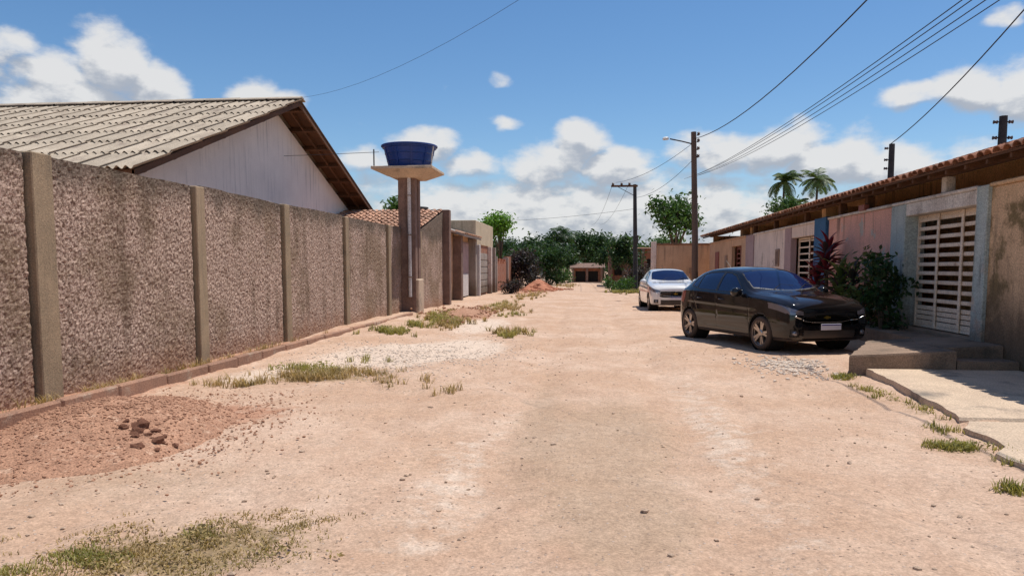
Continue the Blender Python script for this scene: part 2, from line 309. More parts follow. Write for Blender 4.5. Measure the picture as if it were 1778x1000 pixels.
class MB:
    def __init__(s): s.v = []; s.f = []; s.M = None
    def add(s, vs, fs):
        b = len(s.v)
        s.v += [tuple(s.M @ Vector(p)) if s.M else tuple(p) for p in vs]
        s.f += [tuple(i + b for i in f) for f in fs]; return s
    def box(s, x0, x1, y0, y1, z0, z1, c=0.0):
        x0, x1 = min(x0, x1), max(x0, x1); y0, y1 = min(y0, y1), max(y0, y1); z0, z1 = min(z0, z1), max(z0, z1)
        if c <= 0:
            return s.add([(x0, y0, z0), (x1, y0, z0), (x1, y1, z0), (x0, y1, z0), (x0, y0, z1), (x1, y0, z1), (x1, y1, z1), (x0, y1, z1)],
                         [(0, 3, 2, 1), (4, 5, 6, 7), (0, 1, 5, 4), (1, 2, 6, 5), (2, 3, 7, 6), (3, 0, 4, 7)])
        c = min(c, (x1 - x0) * .45, (y1 - y0) * .45, (z1 - z0) * .45)
        X = (x0, x1); Y = (y0, y1); Z = (z0, z1); vs = []; ix = {}
        for i in (0, 1):
            for j in (0, 1):
                for k in (0, 1):
                    sx, sy, sz = (1, -1)[i], (1, -1)[j], (1, -1)[k]
                    for a, p in enumerate(((X[i], Y[j] + sy * c, Z[k] + sz * c), (X[i] + sx * c, Y[j], Z[k] + sz * c), (X[i] + sx * c, Y[j] + sy * c, Z[k]))):
                        ix[i, j, k, a] = len(vs); vs.append(p)
        fs = []
        for i in (0, 1):
            fs.append([ix[i, 0, 0, 0], ix[i, 1, 0, 0], ix[i, 1, 1, 0], ix[i, 0, 1, 0]][::(-1 if i == 0 else 1)])
            fs.append([ix[0, i, 0, 1], ix[0, i, 1, 1], ix[1, i, 1, 1], ix[1, i, 0, 1]][::(-1 if i == 0 else 1)])
            fs.append([ix[0, 0, i, 2], ix[1, 0, i, 2], ix[1, 1, i, 2], ix[0, 1, i, 2]][::(-1 if i == 0 else 1)])
        for i in (0, 1):
            for j in (0, 1):
                fs.append([ix[i, j, 0, 0], ix[i, j, 1, 0], ix[i, j, 1, 1], ix[i, j, 0, 1]])
                fs.append([ix[i, 0, j, 0], ix[i, 1, j, 0], ix[i, 1, j, 2], ix[i, 0, j, 2]])
                fs.append([ix[0, i, j, 1], ix[1, i, j, 1], ix[1, i, j, 2], ix[0, i, j, 2]])
                for k in (0, 1): fs.append([ix[i, j, k, 0], ix[i, j, k, 1], ix[i, j, k, 2]])
        return s.add(vs, fs)
    def tube(s, pts, rad, n=8, cap=True):
        pts = [Vector(p) for p in pts]
        rads = rad if isinstance(rad, (list, tuple)) else [rad] * len(pts)
        vs = []; fs = []; up = None
        for i, p in enumerate(pts):
            d = (pts[min(i + 1, len(pts) - 1)] - pts[max(i - 1, 0)]).normalized()
            if up is None: up = Vector((0, 0, 1)) if abs(d.z) < .9 else Vector((1, 0, 0))
            a = d.cross(up).normalized(); b = a.cross(d).normalized(); up = b
            for k in range(n):
                t = 2 * math.pi * k / n; vs.append(p + (a * math.cos(t) + b * math.sin(t)) * rads[i])
        for i in range(len(pts) - 1):
            for k in range(n):
                fs.append((i * n + k, i * n + (k + 1) % n, (i + 1) * n + (k + 1) % n, (i + 1) * n + k))
        if cap: fs.append(tuple(range(n))[::-1]); fs.append(tuple((len(pts) - 1) * n + k for k in range(n)))
        return s.add(vs, fs)
    def lathe(s, prof, n=24, axis='z'):
        vs = []; fs = []
        for r, h in prof:
            for k in range(n):
                t = 2 * math.pi * k / n
                p = (r * math.cos(t), r * math.sin(t), h)
                vs.append(p if axis == 'z' else (p[0], p[2], p[1]))
        for i in range(len(prof) - 1):
            for k in range(n): fs.append((i * n + k, i * n + (k + 1) % n, (i + 1) * n + (k + 1) % n, (i + 1) * n + k))
        return s.add(vs, fs)
    def prism(s, poly, a0, a1, axis='x'):
        n = len(poly)
        def P(p, a): return {'x': (a, p[0], p[1]), 'y': (p[0], a, p[1]), 'z': (p[0], p[1], a)}[axis]
        return s.add([P(p, a0) for p in poly] + [P(p, a1) for p in poly],
                     [tuple(range(n))[::-1], tuple(range(n, 2 * n))] + [(i, (i + 1) % n, n + (i + 1) % n, n + i) for i in range(n)])
    def mesh(s, name, smooth=False):
        me = bpy.data.meshes.new(name); me.from_pydata(s.v, [], s.f); me.validate()
        if smooth is True: me.polygons.foreach_set('use_smooth', [True] * len(me.polygons))
        elif smooth: 
            me.polygons.foreach_set('use_smooth', [True] * len(me.polygons)); me.set_sharp_from_angle(angle=R(smooth))
        return me
    def build(s, name, mat, parent=None, smooth=False, loc=None, rot=None):
        return link(name, s.mesh(name, smooth), mat, parent, loc, rot)
def B(*a, **k): return MB().box(*a, **k)

# value noise
def _h(ix, iy, seed):
    n = (ix * 374761393 + iy * 668265263 + seed * 144665) & 0x7fffffff
    n = ((n ^ (n >> 13)) * 1274126177) & 0x7fffffff
    return ((n ^ (n >> 16)) & 0xffff) / 65535.0
def vnoise(x, y, seed=0):
    x = np.asarray(x, float); y = np.asarray(y, float)
    ix = np.floor(x).astype(np.int64); iy = np.floor(y).astype(np.int64); fx = x - ix; fy = y - iy
    fx = fx * fx * (3 - 2 * fx); fy = fy * fy * (3 - 2 * fy)
    a = _h(ix, iy, seed); b = _h(ix + 1, iy, seed); c = _h(ix, iy + 1, seed); d = _h(ix + 1, iy + 1, seed)
    return (a * (1 - fx) + b * fx) * (1 - fy) + (c * (1 - fx) + d * fx) * fy
def fbm(x, y, oct=4, seed=0, gain=.5):
    s = 0; a = 1.0; t = 0
    for i in range(oct):
        s = s + a * vnoise(np.asarray(x) * 2 ** i, np.asarray(y) * 2 ** i, seed + i * 17); t += a; a *= gain
    return s / t - .5
def sstep(a, b, x):
    t = np.clip((np.asarray(x, float) - a) / (b - a), 0, 1); return t * t * (3 - 2 * t)
# ------------------------------------------------------------------ ground
def gh(x, y):
    x = np.asarray(x, float); y = np.asarray(y, float)
    near = sstep(60, 25, y) * sstep(-30, -12, x) * sstep(30, 12, x)
    z = near * (.11 * fbm(x * .45, y * .35, 3, 3) + .045 * fbm(x * 1.8, y * 1.3, 3, 5) - .030 * np.clip(.09 - np.abs(fbm(x * .8 + 3, y * .5, 3, 8)), 0, 1) / .09)
    c = -.05 + .25 * np.sin(y * .16)
    for dx in (-.85, .75): z = z - near * .035 * np.exp(-((x - c - dx) / .26) ** 2) * (.6 + .8 * vnoise(y * .4, dx * 9, 9))
    z = z + near * .05 * sstep(-3.2, -5.0, x) * sstep(12, 18, y)
    z = z + .07 * sstep(-5.35, -5.6, x) * sstep(27, 24, y)
    z = z + .16 * sstep(4.9, 5.6, x) * sstep(12.6, 13.2, y)
    z = z + .13 * np.exp(-(((x - 3.75) / .38) ** 2 + ((y - 12.0) / .75) ** 2))
    z = z - .06 * sstep(3.85, 4.2, x) * sstep(11.0, 10.6, y)                 # cut away below the slabs
    z = z * (1 - .9 * np.exp(-(((x - 3.2) / 1.9) ** 2 + ((y - 15.2) / 2.2) ** 2)))
    return z
def gmicro(x, y):
    return .018 * fbm(x * 6, y * 5, 3, 21) + .009 * fbm(x * 22, y * 22, 2, 33)
def blob(x, y, cx, cy, rx, ry, rot=0.0):
    c, s = math.cos(rot), math.sin(rot); dx = x - cx; dy = y - cy
    return np.exp(-(((dx * c + dy * s) / rx) ** 2 + ((-dx * s + dy * c) / ry) ** 2))
xs = np.concatenate([-np.geomspace(6.3, 2500, 40)[::-1], np.arange(-6.24, 6.25, .06), np.geomspace(6.3, 2500, 40)])
ys = np.concatenate([[-2500, -800, -200, -50, -15, -5, -1, 1], np.arange(2.4, 15.0, .06), 15 * np.cumprod(np.full(150, 1.0125)), np.geomspace(100, 4000, 30)])
GX, GY = np.meshgrid(xs, ys)
GZ = gh(GX, GY) + gmicro(GX, GY) * sstep(30, 12, np.abs(GX)) * sstep(45, 20, GY)
nx, ny = len(xs), len(ys)
ii = (np.arange(ny - 1)[:, None] * nx + np.arange(nx - 1)[None, :]).ravel()
gm = mesh_np('ground', np.stack([GX, GY, GZ], -1).reshape(-1, 3), np.stack([ii, ii + 1, ii + nx + 1, ii + nx], -1), True)
ground = tag(link('ground', gm, 'dirt_ground'), 'bare pinkish tan dirt road surface with pebbles and faint wheel ruts', 'ground', kind='structure')
mk = np.zeros((ny, nx, 4), np.float32)
mk[..., 3] = np.clip(.8 * blob(GX, GY, -2.2, 3.7, .55, .42, .25) + .3 * blob(GX, GY, -1.8, 4.2, .3, .25) + .7 * blob(GX, GY, -3.8, 9.8, .75, .4) + .35 * blob(GX, GY, -2.8, 9.6, 1.1, .5) + .5 * blob(GX, GY, -4.3, 20.5, .6, 2.5) + .45 * blob(GX, GY, -1.9, 16.7, .5, .8) + .4 * blob(GX, GY, -3, 28, .8, 6) + .55 * blob(GX, GY, 3.05, 6.5, .3, .2) + .4 * blob(GX, GY, 3.45, 9, .2, 1.6), 0, 1)
TC = -.05 + .25 * np.sin(GY * .16) + .22 * fbm(GX * 0, GY * .35, 2, 60)
TR = sum(np.exp(-((GX - TC - dx) / .34) ** 2) * (.35 + .5 * vnoise(GY * .5 + dx * 7, GX * .3, 12)) for dx in (-1.05, .95)) * sstep(2, 4, GY)
MIDG = np.exp(-((GX - TC + .02) / .36) ** 2) * (.15 + .55 * vnoise(GY * .45, GX * .8, 14))
mk[..., 0] = np.clip(.36 * TR + .95 * blob(GX, GY, -3.5, 12.6, 1.3, 1.9) + .65 * blob(GX, GY, -2.3, 14.0, .9, 1.8) + .7 * blob(GX, GY, -2.9, 19.5, .9, 3.5) + .55 * blob(GX, GY, -4.6, 9.9, .7, 1.2) + .5 * blob(GX, GY, 3.1, 12.0, .7, 1.1) + .25 * blob(GX, GY, 1.8, 8.0, 1.4, 5) + .25 * blob(GX, GY, -1.3, 6.0, .8, 4), 0, 1)
mk[..., 1] = np.clip(.45 * MIDG + .85 * blob(GX, GY, .15, 6.6, .75, 1.9, -.1) + .5 * blob(GX, GY, -.55, 8.6, .3, 3.0) + .55 * blob(GX, GY, -3.3, 4.9, 1.5, .75, .2) + .7 * blob(GX, GY, -2.1, 3.7, .9, .6) + .45 * blob(GX, GY, 1.2, 13.2, 1.1, .5) + .5 * blob(GX, GY, .35, 4.4, .6, .9), 0, 1)
mk[..., 2] = np.clip(.9 * blob(GX, GY, -4.5, 6.6, .95, 1.5) + .35 * blob(GX, GY, -3.4, 7.4, .8, .6) + .8 * blob(GX, GY, -5.7, 9, .35, 9) + .85 * blob(GX, GY, -3.9, 24, .8, 3.0) + .7 * blob(GX, GY, -4.2, 48, 2.2, 8), 0, 1)
ca = gm.color_attributes.new('mask', 'FLOAT_COLOR', 'POINT'); ca.data.foreach_set('color', mk.reshape(-1))

# kerb at the foot of the left wall: separate cast stones
kerb = tag(bpy.data.objects.new('kerb', None), 'low reddish kerb running along the foot of the long rough wall', 'kerb', kind='structure'); COL.objects.link(kerb)
kerb.location = (-5.44, 4, 0)
y = 4.4
while y < 22:
    L_ = random.uniform(.85, 1.05)
    zt = .135 + random.uniform(-.012, .012)
    B(-.11 + random.uniform(-.01, .01), .0 + random.uniform(-.012, .012), y - 4, y - 4 + L_ - .012, -.15, zt, c=.018).build('kerb_stone', 'kerb', kerb); y += L_

# right pavement slabs and the gate platform
pav = tag(bpy.data.objects.new('sidewalk', None), 'worn concrete sidewalk slabs sloping up to the gate platform', 'sidewalk', kind='structure'); COL.objects.link(pav)
pav.location = (4.6, 8, 0)
def slab(poly, z, th, name='slab', mat='concrete', parent=pav, tilt=None):
    g_ = random.Random(len(poly) * 7 + int(poly[0][1] * 10)); pp = []
    for i_, p in enumerate(poly):                # worn, uneven outline
        e = poly[(i_ + 1) % len(poly)]; k_ = max(1, int(math.dist(p, e) / .16)) if min(p[0], e[0]) < 5.6 and abs(p[1] - e[1]) > .3 or (name != 'slab' and min(p[0], e[0]) < 5.0) else 1
        for j_ in range(k_):
            t_ = j_ / k_; w_ = 0.022 if j_ else 0.0; pp.append((p[0] + (e[0] - p[0]) * t_ + g_.uniform(-w_, w_), p[1] + (e[1] - p[1]) * t_ + g_.uniform(-w_, w_)))
    poly = pp
    o = parent.location; n = len(poly); m = MB()
    cx = sum(p[0] for p in poly) / n; cy = sum(p[1] for p in poly) / n
    top = [(p[0] - o.x, p[1] - o.y, (tilt(p[0], p[1]) if tilt else z) - o.z) for p in poly]
    ins = [((cx + (p[0] - cx) * .988) - o.x, (cy + (p[1] - cy) * .988) - o.y, t[2]) for p, t in zip(poly, top)]
    mid = [(t[0], t[1], t[2] - .02 - g_.random() * .012) for t in top]; bot = [(t[0], t[1], t[2] - th) for t in top]
    vs = ins + mid + bot; fs = [tuple(range(n))]
    for a in (0, n):
        fs += [(a + i, a + n + i, a + n + (i + 1) % n, a + (i + 1) % n) for i in range(n)]
    m.add(vs, fs); return m.build(name, mat, parent)
slab([(3.84, 10.95), (3.80, 9.9), (3.70, 8.9), (3.66, 8.2), (3.56, 7.62), (5.88, 7.62), (5.88, 10.95)], .10, .3, tilt=lambda x, y: .048 + (y - 7.6) * .012)
slab([(3.62, 7.58), (3.42, 7.25), (3.46, 6.9), (3.40, 6.5), (3.20, 6.25), (3.24, 5.4), (3.3, 3.0), (5.88, 3.0), (5.88, 7.58)], .03, .3)
plat = tag(bpy.data.objects.new('gate_platform', None), 'raised concrete platform in front of the white barred gate', 'platform', kind='structure'); COL.objects.link(plat)
plat.location = (4.7, 12, 0)
tl = lambda x, y: .265 + .12 * (x - 3.6) / 2.3
slab([(3.62, 11.0), (5.05, 10.98), (5.05, 12.85), (4.5, 12.8)], .29, .5, 'platform_slab', 'concrete_dark', plat, tl)  # dark concrete puts the front wall's shade into the platform's colour
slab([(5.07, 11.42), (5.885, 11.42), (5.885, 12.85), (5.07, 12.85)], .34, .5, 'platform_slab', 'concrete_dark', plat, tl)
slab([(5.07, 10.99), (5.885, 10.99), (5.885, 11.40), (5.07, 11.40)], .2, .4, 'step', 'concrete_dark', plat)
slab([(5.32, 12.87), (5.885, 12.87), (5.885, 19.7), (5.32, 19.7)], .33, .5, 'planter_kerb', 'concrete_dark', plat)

# ------------------------------------------------------------------ left perimeter wall
WT = 2.73
lw = thing('perimeter_wall', 'long brown roughcast boundary wall with smooth plaster posts beside the dirt road', 'wall', (-6, 7.4, 0))
LP = [4.2, 7.38, 10.66, 13.87, 17.42, 21.2]
def rough_panel(y0, y1, zt0, zt1, xf, step, parent, seed, name='panel'):
    ox, oy = parent.location.x, parent.location.y
    n = max(8, int((y1 - y0) / step)); k = max(8, int(2.8 / step))
    yy = np.linspace(y0, y1, n + 1); tt = np.linspace(0, 1, k + 1)
    Y, T = np.meshgrid(yy, tt)
    top = zt0 + (zt1 - zt0) * (Y - y0) / (y1 - y0) + .018 * fbm(Y * 2.2, Y * 0, 3, seed + 5)
    Z = -.1 + T * (top + .1)
    d = .016 * fbm(Y * 19, Z * 19, 2, seed) + .020 * fbm(Y * 38, Z * 38, 2, seed + 1) + .02 * fbm(Y * 1.2, Z * 1.2, 2, seed + 2)
    V = np.stack([xf + d - ox, Y - oy, Z], -1).reshape(-1, 3)
    b = len(V); nn = n + 1
    ii = (np.arange(k)[:, None] * nn + np.arange(n)[None]).ravel()
    F = [np.stack([ii, ii + 1, ii + nn + 1, ii + nn], -1)]
    # coping edge, back face
    tb = V[-nn:].copy(); tb[:, 0] = xf - .15 - ox; bb = tb.copy(); bb[:, 2] = -.1
    V = np.concatenate([V, tb, bb]); j = np.arange(n)
    F.append(np.stack([k * nn + j, k * nn + j + 1, b + j + 1, b + j], -1))
    F.append(np.stack([b + j, b + j + 1, b + nn + j + 1, b + nn + j], -1))
    return link(name, mesh_np(name, V, np.concatenate(F), False), 'chapisco', parent)
for i, y0 in enumerate(LP):
    y1 = LP[i + 1] if i + 1 < len(LP) else 24.3
    w = .31 if i < 2 else .25
    B(-.145, .14, y0 - 7.4, y0 + w - 7.4, -.1, WT - .012 + random.uniform(-.01, .01), c=.012).build('post', 'plaster_post', lw)
    rough_panel(y0 + w, y1 - .045, WT + random.uniform(-.03, .02), WT + random.uniform(-.03, .02), -5.93, .022 if i < 3 else .035, lw, 40 + i * 31)

# ------------------------------------------------------------------ white gabled house behind the wall
XG, XW = -9.0, -9.85
YE0, YR, YE1, ZE, ZR = 14.12, 22.75, 31.4, 3.47, 6.63
wh = thing('gabled_house', 'white gabled house with pale corrugated sheet roof rising behind the rough wall', 'house', (-16, YR, 0))
o = wh.location
def zroof(y): return ZE + (ZR - ZE) * (1 - abs(y - YR) / (YR - YE0))
m = MB(); m.prism([(YE0 + .8 - o.y, 0), (YE1 - .8 - o.y, 0), (YE1 - .8 - o.y, zroof(YE1 - .8) - .28), (0, ZR - .28), (YE0 + .8 - o.y, zroof(YE0 + .8) - .28)], XW - o.x, -34 - o.x)
m.build('wall', 'white_plaster', wh)
SL = math.atan2(ZR - ZE, YR - YE0); SLEN = math.hypot(ZR - ZE, YR - YE0)
# corrugated sheets: local x across, y up the slope
def sheet_mesh(wd, ln, waves, amp=.034, th=.008):
    n = waves * 8; xx = np.linspace(0, wd, n + 1); h = amp * np.cos(xx / wd * waves * 2 * np.pi)
    V = []; F = []
    for yv in (0, ln):
        for k in range(n + 1): V.append((xx[k], yv, h[k] + th))
    for yv in (0, ln):
        for k in range(n + 1): V.append((xx[k], yv, h[k]))
    N = n + 1
    for k in range(n):
        F += [(k, k + 1, N + k + 1, N + k), (2 * N + k + 1, 2 * N + k, 3 * N + k, 3 * N + k + 1), (k + 1, k, 2 * N + k, 2 * N + k + 1), (N + k, N + k + 1, 3 * N + k + 1, 3 * N + k)]
    F += [(0, N, 3 * N, 2 * N), (N - 1, 3 * N - 1, 4 * N - 1, 2 * N - 1)]
    me = bpy.data.meshes.new('roof_sheet'); me.from_pydata(V, [], F); me.materials.append(MATS['sheet'])
    me.polygons.foreach_set('use_smooth', [True] * len(me.polygons)); me.set_sharp_from_angle(angle=R(50)); return me
SW, SN = .70, 7
slen = SLEN / SN + .16
sm = sheet_mesh(.76, slen, 4)
for i in range(30):
    for j in range(SN):
        s0 = j * SLEN / SN - (.0 if j else .12)
        ob = link('roof_sheet', sm, None, wh)
        xx = XG - (i + 1) * SW; yv = YE0 + math.cos(SL) * s0; zv = ZE + math.sin(SL) * s0
        ob.location = (xx - o.x, yv - o.y, zv - o.z + .028 + random.uniform(0, .01))
        ob.rotation_euler = (SL - .022 - random.uniform(0, .004), -.006 + random.uniform(-.003, .003), random.uniform(-.003, .003))
back = MB()
for i in range(60):
    x0 = XG - i * .35 - o.x
    back.add([(x0, 0, ZR + .02), (x0 - .35, 0, ZR + .02), (x0 - .35, YE1 - YR, ZE), (x0, YE1 - YR, ZE), (x0 - .17, 0, ZR + .06), (x0 - .17, YE1 - YR, ZE + .04)], [(0, 4, 5, 3), (4, 1, 2, 5)])
back.build('rear_roof_slope', 'sheet', wh)
for i in range(21):
    x0 = XG - i * 1.0 - o.x + .05
    MB().prism([(-.26, ZR - .01), (-.26, ZR + .022), (0, ZR + .115 + random.uniform(0, .015)), (.26, ZR + .022), (.26, ZR - .01), (0, ZR + .075)], x0, x0 - 1.06).build('ridge_cap', 'sheet', wh)
for sgn, ya in ((1, YE0), (-1, YE1)):                       # timber under the oversailing verge
    for k in range(8):
        f = (k + .35) / 7.6; yy = ya + (YR - ya) * f - o.y; zz = ZE + (ZR - ZE) * f
        m = MB(); m.M = Matrix.Translation((0, yy, zz - .10)) @ Matrix.Rotation(sgn * SL, 4, 'X')
        m.box(XW - 1 - o.x, XG - .06 - o.x, -.05, .05, -.09, .04); m.build('purlin', 'wood', wh)
    for xo in (.03, .45):
        m = MB(); z0 = ZE - .065; z1 = ZR - .065
        a = (XG - xo - .05 - o.x); b = XG - xo - o.x
        m.prism([(ya - o.y, z0 - .11), (ya - o.y, z0 + .02), (0, z1 + .02), (0, z1 - .11)][::sgn], b, a); m.build('rafter', 'wood', wh)
    MB().prism([(ya - o.y, ZE - .045), (ya - o.y, ZE - .03), (0, ZR - .03), (0, ZR - .045)][::sgn], XG - .02 - o.x, XW - .05 - o.x).build('verge_boarding', 'wood', wh)
B(XG - o.x - 24, XG - o.x - .02, YE0 - .0 - o.y, YE0 + .05 - o.y, ZE - .2, ZE - .04).build('fascia', 'wood', wh)

# ------------------------------------------------------------------ clay tile helper (half-round tile, local y up the slope)
def tile_mesh(mat, ln=.46, r0=.11, r1=.085, h=.075):
    V = []; F = []; n = 6
    for (yv, r, z) in ((0, r0, .012), (ln, r1, 0)):
        for rr, hh in ((r, h), (r - .016, h - .016)):
            for k in range(n + 1):
                t = math.pi * k / n; V.append((rr * math.cos(t), yv, z + hh * math.sin(t) * r / r0))
    N = n + 1
    for k in range(n):
        F += [(k + 1, k, 2 * N + k, 2 * N + k + 1), (N + k, N + k + 1, 3 * N + k + 1, 3 * N + k), (k, k + 1, N + k + 1, N + k), (2 * N + k + 1, 2 * N + k, 3 * N + k, 3 * N + k + 1)]
    F += [(0, N, 3 * N, 2 * N), (N - 1, 3 * N - 1, 4 * N - 1, 2 * N - 1)]
    me = bpy.data.meshes.new('roof_tile'); me.from_pydata(V, [], F); me.materials.append(MATS[mat])
    me.polygons.foreach_set('use_smooth', [True] * len(me.polygons)); me.set_sharp_from_angle(angle=R(50)); return me
TILE = {k: tile_mesh(k) for k in ('tile', 'tile_pale', 'tile_dark')}

# ------------------------------------------------------------------ small tiled house at the end of the wall
th = thing('tiled_shed', 'small roughcast house with faded clay tile roof at the end of the long wall', 'house', (-8.5, 27, 0))
o = th.location
rough_panel(24.9, 29.35, 2.66, 3.66, -5.93, .04, th, 400, 'wall')
m = MB(); m.prism([(24.9 - o.y, 0), (29.3 - o.y, 0), (29.3 - o.y, 3.52), (24.9 - o.y, 2.52)], -6.1 - o.x, -13 - o.x); m.build('inner_wall', 'grey_render', th)
B(-6.15 - o.x, -5.66 - o.x, 29.36 - o.y, 29.72 - o.y, -.1, 3.78, c=.02).build('corner_post', 'column_brown', th)
B(-6.09 - o.x, -5.74 - o.x, 24.55 - o.y, 24.88 - o.y, -.1, 2.72, c=.02).build('corner_post', 'plaster_post', th)
sl2 = math.atan2(1.0, 4.45)
MB().prism([(24.55 - o.y, 2.60), (29.5 - o.y, 3.70), (29.5 - o.y, 3.74), (24.55 - o.y, 2.64)], -6.0 - o.x, -13 - o.x).build('roof_deck', 'wood', th)
c2 = 0
for i in range(22):
    for j in range(12):
        s0 = j * .42; xx = -6.02 - i * .235
        ob = link('roof_tile', TILE['tile_pale'], None, th)
        ob.location = (xx - o.x + random.uniform(-.012, .012), 24.5 + s0 * math.cos(sl2) - o.y, 2.655 + s0 * math.sin(sl2) + random.uniform(0, .008))
        ob.rotation_euler = (sl2 - .02, random.uniform(-.05, .05), random.uniform(-.04, .04))

# ------------------------------------------------------------------ water tower
wt = thing('water_tower', 'brown twin column water tower with flat concrete platform at the rough wall', 'water tower', (-5.75, 23.2, 0))
B(-.27, .27, -.30, -.02, -.2, 4.32, c=.02).build('column', 'column_brown', wt)
B(-.27, .27, .14, .42, -.2, 4.32, c=.02).build('column', 'column_brown', wt)
B(-.235, .235, -.015, .135, -.2, 4.2).build('infill', 'column_brown', wt)
MB().tube([(.10, -.36, .6), (.10, -.36, 4.40)], .055, 10).build('pipe', 'pvc', wt, 45)
for z in (1.2, 2.5, 3.7): B(.03, .17, -.425, -.30, z, z + .03).build('pipe_clamp', 'concrete_dark', wt)
B(.0, .36, -.28, .40, -.2, 1.15, c=.03).build('column_base', 'concrete', wt)
m = MB(); lo = [(-.42, -.48), (.42, -.48), (.42, .60), (-.42, .60)]; hi = [(-.90, -.87), (.90, -.87), (.90, .93), (-.90, .93)]
m.add([(a, b, 4.25) for a, b in lo] + [(a, b, 4.46) for a, b in hi], [(3, 2, 1, 0), (4, 5, 6, 7)] + [(i, (i + 1) % 4, 4 + (i + 1) % 4, 4 + i) for i in range(4)])
m.build('bracket', 'concrete', wt)
B(-.94, .94, -.91, .97, 4.462, 4.55, c=.012).build('platform', 'concrete', wt)
MB().tube([(-.85, -.85, 4.56), (-.85, -.85, 5.05)], .02, 6).build('overflow_pipe', 'pole_dark', wt)
tk = thing('water_tank', 'round blue plastic water tank with flat lid on the tower platform', 'water tank', (-5.72, 23.23, 4.56))
m = MB(); pr = [(.0, -.01), (.60, -.01), (.635, .03), (.675, .2), (.70, .215), (.70, .25), (.735, .42), (.76, .435), (.76, .47), (.79, .60), (.835, .615), (.845, .66), (.80, .67)]
m.lathe(pr, 40); m.build('body', 'tank_blue', tk, 35)
m = MB(); m.lathe([(.86, .655), (.875, .665), (.875, .70), (.85, .715), (.5, .75), (.48, .775), (.2, .79), (0, .79)], 40); m.build('lid', 'tank_blue', tk, 35)
for k in range(10):
    t = k * math.pi / 5; m = MB(); m.M = Matrix.Rotation(t, 4, 'Z'); m.add([(.60, -.025, .08), (.60, .025, .08), (.672, .025, .08), (.672, -.025, .08), (.70, -.025, .61), (.70, .025, .61), (.808, .025, .61), (.808, -.025, .61)], [(3, 2, 1, 0), (4, 5, 6, 7), (0, 1, 5, 4), (1, 2, 6, 5), (2, 3, 7, 6), (3, 0, 4, 7)]); m.build('rib', 'tank_blue', tk)
MB().tube([(.76, -.36, -.005), (.80, -.40, .35), (.85, -.41, .62)], .022, 8).build('inlet_pipe', 'pvc', tk)

# ------------------------------------------------------------------ houses further along on the left
def simple_window(parent, x, y0, y1, z0, z1, o, frame='pale_door'):
    w = B(x - .06 - o.x, x + .012 - o.x, y0 - o.y, y1 - o.y, z0, z1).build('window', 'dark_void', parent)
    f = MB()
    for a, b in ((y0 - .05, y0), (y1, y1 + .05)): f.box(x - o.x, x + .04 - o.x, a - o.y, b - o.y, z0 - .05, z1 + .05)
    for a, b in ((z0 - .05, z0), (z1, z1 + .05)): f.box(x - o.x, x + .04 - o.x, y0 - o.y, y1 - o.y, a, b)
    f.build('frame', frame, w)
hA = thing('ochre_house', 'low ochre house with grey tile awning beyond the tiled shed', 'house', (-8, 32, 0)); o = hA.location
m = B(-6.35 - o.x, -13 - o.x, 29.9 - o.y, 38.2 - o.y, 0, 3.05); m.build('wall', 'ochre', hA)
B(-6.36 - o.x, -5.95 - o.x, 33.7 - o.y, 34.15 - o.y, 0, 2.95, c=.02).build('column', 'column_brown', hA)
B(-6.36 - o.x, -5.95 - o.x, 37.9 - o.y, 38.3 - o.y, 0, 2.95, c=.02).build('column', 'grey_render', hA)
d = B(-6.37 - o.x, -6.30 - o.x, 34.4 - o.y, 37.7 - o.y, 0.1, 2.75).build('garage_door', 'mauve', hA)
for k in range(11): B(-6.30 - o.x, -6.27 - o.x, 34.45 + k * .29 - o.y, 34.70 + k * .29 - o.y, .12, 2.7, c=.01).build('door_slat', 'mauve', d)
B(-6.28 - o.x, -6.24 - o.x, 34.9 - o.y, 37.3 - o.y, .12, 1.2).build('door_panel', 'pale_door', d)
MB().prism([(-5.75 - o.x, 2.9), (-5.75 - o.x, 3.0), (-8.0 - o.x, 3.75), (-8.0 - o.x, 3.65)], 33.2 - o.y, 38.5 - o.y, 'y').build('awning', 'grey_render', hA)
for k in range(22):
    ob = link('awning_tile', TILE['tile_pale'], None, hA); ob.location = (-5.72 - o.x, 33.35 + k * .235 - o.y, 3.0); ob.rotation_euler = (R(18.5), 0, R(90))
MB().prism([(-6.1 - o.x, 3.05), (-6.1 - o.x, 3.12), (-9.5 - o.x, 3.9), (-9.5 - o.x, 3.8)], 29.8 - o.y, 33.1 - o.y, 'y').build('roof', 'tile_dark', hA)
t2 = thing('roof_water_tank', 'dark round tank on a stand above the ochre house', 'water tank', (-8.6, 36.0, 3.0))
MB().lathe([(.0, .72), (.55, .72), (.60, 1.35), (.64, 1.37), (.62, 1.42), (0, 1.48)], 24).build('body', 'pole_dark', t2, 35)
for sx in (-.4, .4):
    for sy in (-.4, .4): B(sx - .06, sx + .06, sy - .06, sy + .06, -.1, .64).build('leg', 'concrete_dark', t2)
B(-.62, .62, -.62, .62, .64, .72).build('stand_slab', 'concrete_dark', t2)
hB = thing('parapet_house', 'beige parapet house with doors and red band beyond the ochre house', 'house', (-8, 42, 0)); o = hB.location
B(-6.1 - o.x, -12 - o.x, 38.6 - o.y, 45.2 - o.y, 0, 2.72).build('wall', 'brick_wall', hB)
B(-6.05 - o.x, -12 - o.x, 38.55 - o.y, 45.25 - o.y, 2.72, 3.95, c=.02).build('parapet', 'beige', hB)
for y0, mt in ((38.65, 'pale_door'), (43.2, 'off_white'), (44.9, 'grey_render')): B(-6.1 - o.x, -5.86 - o.x, y0 - o.y, y0 + .3 - o.y, 0, 2.7, c=.015).build('column', mt, hB)
d = B(-6.1 - o.x, -6.04 - o.x, 39.4 - o.y, 42.6 - o.y, .1, 2.3).build('garage_door', 'grey_render', hB)
